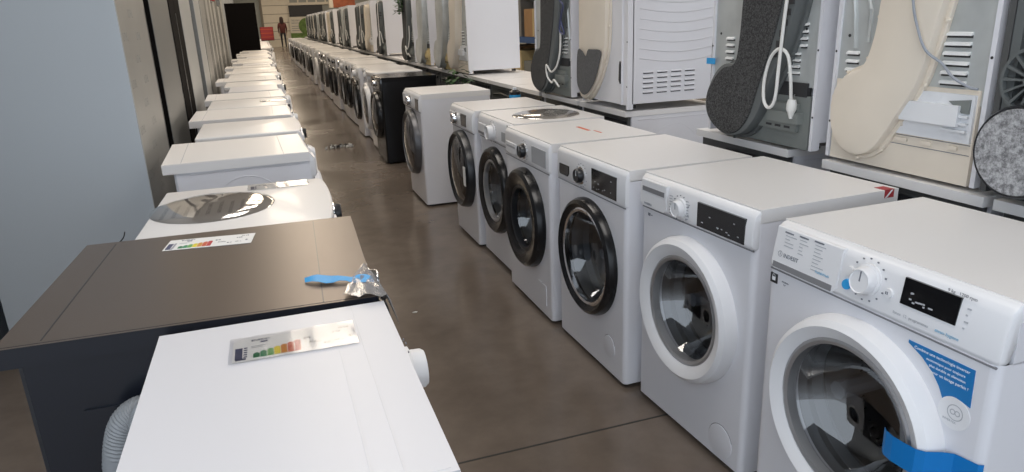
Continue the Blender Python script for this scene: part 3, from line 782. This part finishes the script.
dc = make_dryer('tumble_dryer', 'dryer with dark speckled felt over its duct and looped white power cord', dict(w=.63, duct=DCD, duct_mat='duct_grey', duct_out=.055, pad=DCP, pad_mat='felt_dark', hub=(.22, .15),
    vents=[(.12, .30, 4, .05, .026), (.545, .36, 4, .03, .024), (.49, .265, 4, .085, .022)], steps=[(.473+.0135*i, .335+.036*i) for i in range(9)],
    lower=(.25, .605, .0, .19, 'housing_grey'), plug=(.548, .15), cord=('cord_white', [(.565, .80, .07), (.545, .60, .075), (.53, .45, .075), (.52, .30, .075), (.505, .18, .07), (.475, .145, .07), (.445, .17, .07), (.44, .24, .07), (.465, .32, .07), (.505, .355, .065), (.54, .33, .055), (.55, .25, .045), (.548, .18, .035)], .006)))
stack(dc, 2.635, .63)
MB().use('tape_light').box(.285, .345, .602, .604, .275, .30).build('tape_strip', None, dc, label='scrap of light blue tape at the edge')
MB().use('black_satin').box(.312, .3155, .585, .60, .20, .36).build('edge_trim', None, dc, label='black strip at the cabinet edge')
DDD = [(.012, .06), (.09, .02), (.16, .045), (.24, .12), (.31, .22), (.355, .33), (.365, .50), (.36, .66), (.34, .78), (.20, .80), (.03, .78), (.012, .5), (.012, .3)]
DDP = [(.006, .13), (.03, .075), (.08, .045), (.14, .05), (.20, .085), (.26, .145), (.31, .235), (.33, .30), (.20, .305), (.16, .30), (.13, .265), (.08, .295), (.02, .29)]
dd = make_dryer('tumble_dryer', 'white dryer turned with its ribbed louvred side panel in full view', dict(w=.57, panel='enamel', panel_z=.02, duct=DDD, duct_mat='cream', duct_out=.03, pad=DDP, pad_mat='felt_plain', ribs=-1,
    creases=[[(.50, .02), (.50, .78)]]))
stack(dd, 3.955, .57)
de = make_dryer('tumble_dryer', 'dryer with dark felt duct between the ribbed white side and the open shelf gap', dict(w=.63, duct=DCD, duct_mat='duct_grey', duct_out=.055, pad=DCP, pad_mat='felt_dark', hub=(.22, .15),
    vents=[(.52, .265, 5, .07, .022)], lower=(.25, .605, .0, .19, 'housing_grey'), cord=('cord_white', [(.50, .80, .03), (.52, .55, .03), (.54, .32, .035), (.52, .20, .05), (.44, .15, .06), (.36, .19, .06), (.37, .12, .06), (.42, .08, .05), (.46, .10, .05), (.52, .06, .04)], .006),
    creases=[[(.55, .78), (.57, .5), (.59, .35)]]))
stack(de, 4.745, .63)
wl = MB().use('dark_blue_print').tube(spline([(S_, d_, z_) for S_, d_, z_ in ((1.785, 4.14, 1.735), (1.76, 4.16, 1.66), (1.755, 4.20, 1.50), (1.75, 4.12, 1.44), (1.755, 4.17, 1.36), (1.755, 4.12, 1.28), (1.755, 4.19, 1.30), (1.755, 4.15, 1.42))], 8), .006, 6)
tag(wl.build('cable_bundle'), 'dark blue cable bundle hanging down the dryer back beside the cream duct', 'cable')

# the opened dryer at the right edge: dark frame, fan wheel, grey round felt
t = thing('tumble_dryer', 'opened dryer with bare fan wheel and round grey felt disc at the right edge', 'tumble dryer'); da = t
b = MB().use('enamel').box(-.299, .299, 0, .50, .015, .815, .006, 2).box(-.3, .3, -.01, .58, .81, .845, .008, 2)
b.use('dark_metal').box(.282, .3, .50, .60, 0, .815, .004, 1).box(-.3, -.282, .50, .60, 0, .815, .004, 1); b.build('cabinet', None, t)
b = MB().use('dark_metal').box(-.28, .28, .555, .58, .0, .80, .003, 1)
b.use('duct_grey').box(.255, .28, .575, .598, .16, .78, .004, 1)
b.use('dark_rubber').box(.20, .25, .575, .585, .2, .78); b.use('galvanised').tube([(.235, .59, .8), (.225, .60, .55), (.20, .60, .48), (.205, .6, .36)], .008, 8)
b.use('dark_metal').tube([(.17, .59, .8), (.16, .60, .6), (.10, .60, .45)], .014, 8)
for zz in (.22, .42, .62): b.box(-.27, .27, .575, .595, zz, zz+.025, .004, 1)
b.use('black_satin').tube([(.18, .585, .18), (.20, .60, .25), (.14, .6, .28), (.06, .59, .25)], .02, 8)
b.build('back_frame', None, t)
f_ = MB().use('duct_grey').lathe([(.088, .0), (.086, .012), (.078, .012), (.076, .0)], (.195, .605, .30), 'y', 40).lathe([(.02, 0), (.02, .02), (.0, .024)], (.195, .605, .30), 'y', 20)
for i in range(15):
    a = 2*PI*i/15
    f_.prism([(.195+.02*math.cos(a-.1), .30+.02*math.sin(a-.1)), (.195+.078*math.cos(a-.05), .30+.078*math.sin(a-.05)), (.195+.078*math.cos(a+.05), .30+.078*math.sin(a+.05)), (.195+.02*math.cos(a+.1), .30+.02*math.sin(a+.1))], 'y', .604, .616)
f_.build('fan_wheel', None, t)
g = MB().use('black_satin').lathe([(0, .0), (.116, .0), (.118, .05), (.114, .058), (.108, .058)], (.178, .60, .128), 'y', 56).box(.15, .21, .58, .63, .005, .03, .004, 1)
pu = g.build('pulley_cover', None, t, label='round cover faced with light grey speckled felt')
MB().use('felt_grey').lathe([(0, .0605), (.107, .0605), (.111, .055)], (.178, .60, .128), 'y', 56).build('insulation_pad', None, pu)
stack(t, 1.358, .6)

# far dryers on the upper tier. Gaps show white sides.
GD = 'dryers on the far upper tier'
df = make_dryer('tumble_dryer', 'dryer showing its plain white side just past the shelf gap', dict(d=.51, duct=CD, duct_mat='cream', vents=[(.44, .245, 6, .085, .026)], lower=(.02, .58, 0, .232, 'cream'), condenser=(.275, .57, .118, .25)), GD)
stack(df, 7.1, d=.51)
dg = make_dryer('tumble_dryer', 'dryer with narrow dark duct, second past the shelf gap', dict(duct=DCD, duct_mat='galvanised', vents=[(.5, .265, 5, .08, .024)], lower=(.25, .58, 0, .19, 'cardboard_pale')), GD)
stack(dg, 7.72)
k = 2
yfs = [8.68, 9.62, 11.72, 13.12, 13.76, 14.4, 16.28, 16.92, 17.56, 19.74, 20.38]
while True:
    q = (yfs[-1]+.65) if yfs[-1] > 21.4 else 22.1
    if q > 30: break
    yfs.append(q)
for yf in yfs:
    o = (de, dc, dg, de, dc, df, dc)[k % 7]
    wd = .63 if o in (dc, de) else .6
    nm = {dc: 'dryer with dark felt duct', de: 'dryer with dark felt duct', df: 'dryer with cream duct', dg: 'dryer with grey metal duct'}[o]
    lab = '%s on the upper tier, %s past the shelf gap' % (nm, ORD[k]) if k < 8 else 'dryer far along the upper tier, past the eighth beyond the shelf gap'
    dup(o, (1.80+(.51 if o is df else .6)+.02*math.sin(k*3.1), yf-wd/2, ZT), PI/2, lab, GD, ('foot', 'plug', 'tape_strip', 'edge_trim') if k > 3 else ('tape_strip', 'edge_trim'))
    k += 1

# lower tier machines the dryers stand on
GB = 'machines of the lower tier under the dryers'
def make_base(label):
    t = thing('washing_machine', label, 'washing machine', group=GB)
    b = MB().use('enamel').box(-.297, .297, 0, .56, .018, .835, .008, 2)
    for sx in (-1, 1):
        x = sx*.297
        b.tube([(x-sx*.001, .29+.2*math.cos(R(a)), .48+.30*math.sin(R(a))) for a in range(0, 361, 9)], .0022, 6)
        b.tube([(x, .05, .815), (x, .52, .815)], .0025, 6)
    b.build('body', None, t)
    b = MB().use('dark_metal').box(-.285, .285, .555, .575, .05, .83, .004, 1)
    b.use('black_satin').box(-.27, .10, .57, .585, .79, .81, .003, 1).tube([(-.2, .58, .76), (0, .585, .77), (.2, .58, .75)], .012, 8); b.build('back_panel', None, t)
    MB().use('top_white').box(-.3, .3, 0, .60, .836, .865, .009, 3).build('worktop', None, t)
    k = MB().use('plastic_white').lathe([(.235, .004), (.235, -.03), (.2, -.045), (.18, -.03), (.175, 0)], (0, 0, .47), 'y', 40); dd_ = k.build('door', None, t)
    MB().use('smoke_glass').lathe([(.18, -.03), (.1, -.04), (0, -.045)], (0, 0, .47), 'y', 32).build('glass_cover', None, dd_)
    for sx in (-1, 1):
        for yy in (.05, .52): MB().use('dark_rubber').lathe([(0, 0), (.02, 0), (.02, .02)], (sx*.25, yy, 0), 'z', 12).build('foot', None, t)
    return t
bt = [(1.325, 'white lower machine whose dark back strip shows under the cream-duct dryer', 1.785), (.70, 'white lower machine under the opened dryer at the right edge', 1.79), (2.12, 'white lower machine under the dark felt dryer', 1.80), (3.40, 'white lower machine with embossed side showing under the ribbed dryer', 1.80),
      (4.03, 'white lower machine under the dark felt dryer by the shelf gap', 1.80), (4.68, 'white lower machine with bare top, first in the shelf gap', 1.80), (5.30, 'white lower machine with bare top, second in the shelf gap', 1.80), (5.92, 'white lower machine with bare top, third in the shelf gap', 1.80), (6.54, 'white lower machine under the dryer with plain white side', 1.80)]
p = None
for yy, lab, xx in bt:
    loc = (xx+.6, yy+.305, .017)
    if p is None: p = make_base(lab); p.location = (*loc[:2], .012); p.rotation_euler = (0, 0, PI/2)
    else: dup(p, (*loc[:2], .012), PI/2, lab, GB)
yy = 7.17
while yy < 32:
    dup(p, (2.40, yy+.305, .012), PI/2, 'white lower machine under the far dryers, past the plain white dryer side', GB, ('foot', 'glass_cover')); yy += .62

# ------------------------------------------------------------------ fridges on the left
def fridge(label, y0, y1, h, front, side, xf=-.55, dep=.67, film=False, double=False, name='refrigerator'):
    w = y1-y0; t = thing(name, label, 'fridge', (xf, (y0+y1)/2, 0), PI/2, 'fridges along the left wall'); hw = w/2
    b = MB().use(side).box(-hw, hw, .0545, dep, .03, h, .002, 1); b.build('cabinet', None, t)
    cuts = [(-hw, hw)] if not double else [(-hw, -.003), (.003, hw)]
    for a, c in cuts:
        k = MB().use(side).box(a, c, .003, .055, .10, h, .001, 1).use(front).box(a+.001, c-.001, 0, .004, .10, h-.004)
        if film:
            k.use('film_print')
            for r in range(16):
                for q in range(2):
                    x0 = a+.08+(.30 if r % 2 else .06)*1+q*.36-.1; z = .35+r*.10
                    if x0 < c-.18:
                        for m in range(4): k.box(x0+m*.032, x0+m*.032+.006, -.0006, .001, z, z+.036).box(x0+m*.032+.006, x0+m*.032+.022, -.0006, .001, z+(.0, .030, .015, .0)[m], z+(.0, .030, .015, .0)[m]+.005)
        d_ = k.build('door', None, t)
        hx = c-.010 if not double or a < -.1 else a+.010
        MB().use('black_satin').box(hx-.008, hx+.008, -.0012, .006, .5, 1.5).build('grip_recess', None, d_)
    MB().use('black_satin').box(-hw+.02, hw-.02, .03, .06, .02, .095).build('plinth', None, t)
    return t
fridge('steel fridge with printed film whose pale blue side faces the near aisle', 3.43, 4.25, 1.92, 'stainless', 'fridge_side', film=True)
fridge('plain brushed steel fridge behind the one with printed film', 4.47, 5.36, 1.9, 'fridge_grey', 'fridge_black')
fridge('black double door fridge, third along the left wall', 5.42, 6.10, 1.9, 'fridge_black', 'fridge_black', double=True)
fridge('pale fridge next to the black double door fridge', 6.14, 7.06, 1.85, 'fridge_white', 'fridge_grey')
fridge('narrow black block painting the dark gap between two pale fridges', 7.12, 7.45, 1.8, 'fridge_black', 'fridge_black', dep=.6, xf=-.60)  # no fridge here: black block stands in for the shaded gap
fridge('pale grey fridge, sixth along the left wall', 7.5, 8.2, 1.9, 'fridge_white', 'fridge_grey')
fridge('light steel fridge, seventh along the left wall', 8.26, 8.98, 1.95, 'stainless', 'fridge_grey')
yy = 9.3; q = 0
while yy < 17.5:
    fridge('%s fridge, %s along the left wall' % (('pale', 'grey steel')[q % 2], ORD[7+q] if 7+q < 12 else ('thirteenth', 'fourteenth', 'fifteenth', 'sixteenth', 'seventeenth', 'eighteenth')[q-5]), yy, yy+.7, (1.85, 1.98, 1.8)[q % 3], ('fridge_white', 'fridge_grey')[q % 2], 'fridge_grey', xf=-.62-.02*min(q, 5), dep=.58); yy += .78; q += 1
bf = fridge('tall black fridge standing in the left row of washers', 18.7, 19.35, 1.93, 'fridge_white', 'fridge_black', xf=-.02, dep=.69)

# ------------------------------------------------------------------ hall shell
def struct(name, mb): return tag(mb.build(name, smooth=False), kind='structure')
YB, YF, XL, XR, ZC = -9, 52, -1.34, 11, 4.6
struct('floor', MB().use('concrete').box(XL-6, XR+.2, YB, YF+.2, -.1, 0))
struct('ceiling', MB().use('ceiling_paint').box(XL-.2, XR+.2, YB, YF+.2, ZC, ZC+.1))
struct('wall_left', MB().use('wall_left_paint').box(XL-.2, XL, .9, YF+.2, 0, ZC))
struct('wall_right', MB().use('wall_paint').box(XR, XR+.2, YB, YF+.2, 0, ZC))
struct('wall_far', MB().use('wall_paint').box(XL, XR, YF, YF+.2, 0, ZC))
struct('trim_1', MB().use('joint').box(XL, XR, 1.938, 1.946, -.002, .0006))
struct('trim_2', MB().use('joint').box(XL, XR, 9.40, 9.41, -.002, .0006).box(XL, XR, 16.8, 16.812, -.002, .0006))
# sectional gate in the far wall
g = MB().use('gate_cream').box(.35, 2.05, YF-.10, YF, 0, 3.6)
g.use('gate_line')
for zz in (.48, 1.0, 1.55, 2.1, 2.65, 3.15): g.box(.35, 2.05, YF-.105, YF-.09, zz, zz+.03)
struct('door_1', g)
struct('trim_3', MB().use('gate_line').box(.20, .35, YF-.15, YF, 0, 3.6))
g = MB().use('gate_cream').box(2.05, 5.2, YF-.12, YF, 2.65, 3.3); g.use('wall_paint')
for i in range(5): g.box(2.15+i*.6, 2.65+i*.6, YF-.13, YF-.1, 2.82, 3.2)
struct('window_1', g)
b = thing('signboard', 'long dark signboard mounted high on the far wall', 'sign', (3.15, YF-.20, 1.93))
MB().use('sign_black').box(-1.1, 1.1, -.06, .06, 0, .70, .01, 1).build('board', None, b)
b = thing('poster_panel', 'cream poster panel with green disc below the dark signboard', 'poster', (2.60, YF-.20, -.17))
MB().use('poster_cream').box(-.62, .95, -.05, .03, .17, 2.07, .01, 1).build('panel', None, b)
k = MB().use('poster_green').lathe([(0, 0), (.52, 0), (.54, .01)], (.50, -.065, 1.45), 'y', 40).box(-.60, .6, -.056, -.045, .62, 1.02); k.use('ink_grey')
k.text('DELIVERY', .14, fm(-.5, -.055, 1.79)); k.text('SERVICE', .14, fm(-.5, -.055, 1.62)); 
for i in range(3): k.box(-.5, .0, -.056, -.05, 1.45-i*.14, 1.48-i*.14)
k.build('print', None, b, smooth=False)
b = thing('duct_box', 'rust-orange box hung above the far dryers', 'box', (5.0, 46, 2.3))
k = MB().use('rust_orange').box(-.55, .75, 0, .6, 0, .9, .02, 1); k.build('shell', None, b); MB().use('gate_cream').box(-.78, -.55, .05, .55, 0, .9, .01, 1).build('side_board', None, b)
# supports for the orange box
MB().use('shelf_steel').box(.0, .08, .25, .33, .9, 2.28).box(.5, .58, .25, .33, .9, 2.28).build('hanger', None, b)

# person walking away at the far end
def person(loc, rz):
    o = thing('person', 'person in maroon jacket and dark trousers standing by the far gate', 'person', loc, rz)
    J = [(0, 0, .93), (0, 0, 1.15), (0, .01, 1.38), (0, .015, 1.48), (0, 0, 1.62),
         (.09, 0, .88), (.10, -.03, .50), (.10, .02, .10), (.10, -.10, .04),
         (-.09, 0, .88), (-.10, .03, .50), (-.10, .06, .10), (-.10, -.05, .04),
         (.18, .01, 1.36), (.23, .03, 1.10), (.21, -.06, .88), (.20, -.09, .80),
         (-.18, .01, 1.36), (-.23, .03, 1.10), (-.21, -.06, .88), (-.20, -.09, .80)]
    E_ = [(0, 1), (1, 2), (2, 3), (3, 4), (0, 5), (5, 6), (6, 7), (7, 8), (0, 9), (9, 10), (10, 11), (11, 12), (2, 13), (13, 14), (14, 15), (15, 16), (2, 17), (17, 18), (18, 19), (19, 20)]
    rad = [.19, .18, .17, .06, .095, .09, .065, .045, .04, .09, .065, .045, .04, .065, .048, .036, .03, .065, .048, .036, .03]
    me = bpy.data.meshes.new('body'); me.from_pydata(J, E_, []); ob = bpy.data.objects.new('body', me); C.objects.link(ob)
    ob.modifiers.new('s', 'SKIN')
    for v, r in zip(me.skin_vertices[0].data, rad): v.radius = (r, r*.85)
    me.skin_vertices[0].data[0].use_root = True
    sb = ob.modifiers.new('b', 'SUBSURF'); sb.levels = 2; sb.render_levels = 2
    bpy.context.view_layer.update()
    m2 = bpy.data.meshes.new_from_object(ob.evaluated_get(bpy.context.evaluated_depsgraph_get()))
    bpy.data.objects.remove(ob)
    for k in ('jacket', 'trousers', 'skin', 'shoe'): m2.materials.append(MATS[k])
    for p_ in m2.polygons:
        z = p_.center.z; x = abs(p_.center.x); p_.use_smooth = True
        p_.material_index = 3 if z < .085 else 2 if (z > 1.5 or (z < .86 and x > .17)) else 1 if z < .86 else 0
    ob = bpy.data.objects.new('body', m2); C.objects.link(ob); ob.parent = o
    k = MB().use('skin')
    k.lathe([(0, -.125), (.05, -.115), (.075, -.06), (.085, 0), (.08, .06), (.05, .105), (0, .12)], (0, -.015, 1.645), 'z', 20)
    k.lathe([(0, -.02), (.012, 0), (0, .02)], (0, -.105, 1.63), 'z', 8)
    for sx in (-1, 1): k.lathe([(0, -.025), (.02, 0), (0, .025)], (sx*.085, -.01, 1.64), 'z', 8)
    k.use('hair')
    for sx in (-1, 1): k.lathe([(0, -.01), (.011, 0), (0, .01)], (sx*.032, -.094, 1.655), 'z', 8)
    k.use('jacket').box(-.025, .025, -.098, -.088, 1.58, 1.588)
    k.build('head', None, ob, label='head with face turned down')
    h_ = MB().use('hair').lathe([(0, .12), (.06, .105), (.098, .05), (.108, -.03), (.115, -.14), (.10, -.26), (.05, -.30), (0, -.30)], (0, .03, 1.66), 'z', 20)
    for v in h_.bm.verts:
        if v.co.y < -.02 and v.co.z < 1.71: v.co.y = -.02
    h_.build('hair', None, o)
    for sx in (-1, 1):
        hb = MB().use('skin').box(sx*.20-.018, sx*.20+.018, -.12, -.07, .70, .80, .012, 2)
        for i in range(4): hb.tube([(sx*.20, -.113+i*.013, .71), (sx*.20, -.118+i*.013, .67-.004*(i % 2)), (sx*.195, -.116+i*.013, .635+.006*abs(i-1))], .0062, 6)
        hb.tube([(sx*.20, -.12, .77), (sx*.195, -.14, .735), (sx*.19, -.142, .705)], .0075, 6)
        hb.build('hand', None, ob)
    return o
pp = person((1.40, 49.0, 0), PI); pp.scale = (1.12, 1.12, 1.08)

# ------------------------------------------------------------------ odds and ends
b = thing('storage_crate', 'red crate on the left row of appliances near the far gate', 'crate', (.26, 29.6, .852))
k = MB().use('red').box(-.24, .24, -.3, .3, 0, .03, .004, 1)
for x0, x1, y0, y1 in ((-.24, -.22, -.3, .3), (.22, .24, -.3, .3), (-.24, .24, -.3, -.28), (-.24, .24, .28, .3)): k.box(x0, x1, y0, y1, .0, .50, .004, 1)
k.build('shell', None, b)
k = MB().use('e_f')
for zz in (.12, .26, .40): k.box(-.245, .245, -.305, -.298, zz, zz+.03)
k.build('rib', None, b)
b = thing('carton', 'red carton with a white lid on top of a far fridge', 'box', (-.95, 13.0, 1.5))
b.location = (-.95, 14.33, 1.851)
MB().use('red').box(-.2, .26, -.15, .15, 0, .28, .005, 1).build('box_body', None, b); MB().use('paper').box(-.21, .27, -.16, .16, .281, .31, .005, 1).build('lid', None, b)

# crumpled foil wrap lying on the aisle floor
k = MB(); rnd = random.Random(3)
for i in range(34):
    k.use('paper' if i % 3 else 'dark_rubber')
    x, yv = .52+.36*rnd.random(), 8.39+.09*(rnd.random()-.5); pts = [(x+.05*(rnd.random()-.5), yv+.05*(rnd.random()-.5), .002+.03*rnd.random()) for _ in range(4)]
    k.prism([(p_[0], p_[1]) for p_ in sorted(pts, key=lambda q: math.atan2(q[1]-yv, q[0]-x))], 'z', .001+.004*rnd.random(), .012+.028*rnd.random())
for v in k.bm.verts: v.co.z = max(.0008, v.co.z+.008*math.sin(v.co.x*90)*math.cos(v.co.y*70))
tag(k.build('crumpled_wrap', smooth=False), 'crumpled shiny wrapping strip lying on the aisle floor', 'litter')
k = MB().use('paper').prism([(.535, 3.232), (.55, 3.238), (.562, 3.233), (.553, 3.226)], 'z', .0005, .003)
tag(k.build('paper_scrap', smooth=False), 'tiny white scrap of paper on the aisle floor', 'litter')

# carton and canister standing between the two front groups
b = thing('carton', 'tall pale carton standing behind the lone white washer', 'box', (1.68, 4.88, 0))
MB().use('cardboard_pale').box(-.09, .09, -.13, .13, 0, .80, .004, 1).build('box_body', None, b)
MB().use('cardboard').box(-.015, .015, -.131, .131, .02, .8015).build('packing_tape', None, b)
b = thing('canister', 'small dark canister with blue band standing on the pale carton', 'canister', (1.665, 4.82, .8015))
MB().use('black_satin').lathe([(0, 0), (.038, 0), (.04, .01), (.04, .075), (.02, .09), (.012, .09)], (0, 0, 0), 'z', 24).build('body', None, b)
MB().use('tape_light').lathe([(.0408, .03), (.0412, .03), (.0412, .055), (.0408, .055)], (0, 0, 0), 'z', 24).build('band', None, b)
MB().use('ink_white').lathe([(.014, .09), (.014, .105), (0, .108)], (0, 0, 0), 'z', 16).build('cap', None, b)

def plant(label, loc, hh, spread, nl, pot=True, seed=1, down=False):
    t = thing('leafy_plant', label, 'plant', loc); rn = random.Random(seed)
    if pot: MB().use('pot').lathe([(0, 0), (.07, 0), (.095, .15), (.10, .16), (.09, .16), (.085, .13), (0, .13)], (0, 0, 0), 'z', 24).build('pot', None, t)
    k = MB().use('leaf')
    for i in range(nl):
        a = 2*PI*rn.random(); q = rn.random(); z = (.16+(hh-.16)*q) if not down else (.05-hh*q)
        r0 = spread*(.15+.6*rn.random()); c = Vector((r0*math.cos(a), r0*math.sin(a), z)) if not down else Vector((-.19-.05*rn.random(), r0*1.4*math.sin(a), z)); dr = Vector((math.cos(a), math.sin(a), .4-rn.random()))*.07
        sd = Vector((-math.sin(a), math.cos(a), .3*(rn.random()-.5)))*.022
        k.quad(c, c+dr*.5+sd, c+dr, c+dr*.5-sd)
        k.quad(c+Vector((0, 0, -.0008)), c+dr*.5-sd+Vector((0, 0, -.0008)), c+dr+Vector((0, 0, -.0008)), c+dr*.5+sd+Vector((0, 0, -.0008)))
    tag(k.build('foliage', None, t, smooth=False), kind='stuff')
    k = MB().use('leaf')
    for i in range(6):
        a = i*1.05; k.tube(spline([(0.0, 0.0, .12), (spread*.25*math.cos(a), spread*.25*math.sin(a), .4*hh), (spread*.6*math.cos(a), spread*.6*math.sin(a), .9*hh)] if not down else [(0, 0, .14), (-.10, .02*i-.05, .17), (-.20, .05*i-.12, .03), (-.21, .05*i-.12, -.8*hh)], 5), .004, 5)
    k.build('stem', None, t)
plant('leafy green plant in a dark pot behind the lone white washer', (1.63, 6.35, 0), .96, .15, 170, seed=4)
plant('green trailing plant in a pot on a far dryer', (1.93, 9.3, ZT+.8455), .30, .16, 110, seed=9, down=True)

# racking behind the dryers, seen through the gap
t = thing('storage_rack', 'storage rack with blue beams behind the shelf gap', 'rack', (4.4, 10.8, 0))
for x in (-.4, .4):
    for yv in (-2.2, 2.2): MB().use('shelf_steel').box(x-.04, x+.04, yv-.04, yv+.04, 0, 3).build('post', None, t)
for zz in (.30, .98, 1.75, 2.5): MB().use('blue_box').box(-.45, .45, -2.25, 2.25, zz, zz+.09).build('shelf', None, t)
bx = [(-1.75, .75, .50, 'cardboard', 1.07, 'brown'), (-.95, .65, .62, 'cardboard_pale', 1.07, 'pale'), (-.15, .80, .42, 'cardboard', 1.07, 'brown'), (.75, .70, .58, 'fridge_grey', 1.07, 'grey'), (1.55, .7, .42, 'cardboard', 1.07, 'brown'),
      (-1.75, .7, .4, 'fridge_grey', .39, 'grey'), (-.9, .8, .5, 'cardboard', .39, 'brown'), (-.05, .75, .30, 'housing_grey', .39, 'dark grey'), (.8, .7, .45, 'cardboard_pale', .39, 'pale'), (1.6, .7, .5, 'cardboard', .39, 'brown'),
      (-1.6, .8, .45, 'cardboard', 1.84, 'brown'), (-.6, .8, .5, 'cardboard_pale', 1.84, 'pale'), (.4, .8, .4, 'cardboard', 1.84, 'brown'), (1.4, .8, .5, 'cardboard', 1.84, 'brown')]
tier = {.39: 'bottom', 1.07: 'middle', 1.84: 'top'}; cnt = {}
for yv, wy, hz, mm, zz, cn in bx:
    cnt[zz] = cnt.get(zz, 0)+1
    b = thing('carton', '%s carton, %s from the near end of the %s rack shelf' % (cn, ORD[cnt[zz]-1], tier[zz]), 'box', (4.4, 10.8+yv, zz+.001), 0, 'cartons on the storage rack')
    MB().use(mm).box(-.38, .35, -wy/2, wy/2, 0, hz, .005, 1).build('box_body', None, b)
    MB().use('cardboard_pale' if mm == 'cardboard' else 'cardboard').box(-.3805, .351, -.03, .03, .01, hz+.0006).build('packing_tape', None, b)

# ------------------------------------------------------------------ light
def area(name, loc, sx, sy, power, col, rot=(0, 0, 0)):
    l = bpy.data.lights.new(name, 'AREA'); l.shape = 'RECTANGLE'; l.size = sx; l.size_y = sy; l.energy = power; l.color = col
    o = bpy.data.objects.new(name, l); C.objects.link(o); o.location = loc; o.rotation_euler = rot; return o
for i in range(13):
    y = .5+i*4
    warm = min(1, max(0, (y-2)/10))
    col = (1, .96-.12*warm, .92-.27*warm)
    for x in (.5, 4.2, 8.0):
        area('ceiling_lamp', (x, y, ZC-.05), 1.0, 2.2, 60, col)
W = bpy.data.worlds.new('World'); sc.world = W; W.use_nodes = True
W.node_tree.nodes['Background'].inputs['Color'].default_value = (.80, .89, 1, 1)
W.node_tree.nodes['Background'].inputs['Strength'].default_value = 2.2

# ------------------------------------------------------------------ camera
cam = bpy.data.cameras.new('Camera'); co = bpy.data.objects.new('Camera', cam); C.objects.link(co)
F, PIT, YAW, ROL, H = 703.3, .3026, .3208, -.0393, 1.3905
cp, sp, cy, sy = math.cos(PIT), math.sin(PIT), math.cos(YAW), math.sin(YAW)
fw = Vector((sy*cp, cy*cp, -sp)); rt = Vector((cy, -sy, 0)); up = rt.cross(fw)
c_, s_ = math.cos(ROL), math.sin(ROL)
r2 = c_*rt+s_*up; u2 = -s_*rt+c_*up
co.matrix_world = Matrix(((r2.x, u2.x, -fw.x, 0), (r2.y, u2.y, -fw.y, 0), (r2.z, u2.z, -fw.z, H), (0, 0, 0, 1)))
cam.sensor_fit = 'HORIZONTAL'; cam.sensor_width = 36; cam.lens = F/1024*36; cam.clip_start = .02; cam.clip_end = 200
sc.camera = co
sc.view_settings.view_transform = 'Standard'; sc.view_settings.look = 'None'; sc.view_settings.gamma = 1; sc.view_settings.exposure = 0
sc.view_settings.use_curve_mapping = False
sc.cycles.use_denoising = True
sc.cycles.max_bounces = 8; sc.cycles.transparent_max_bounces = 12
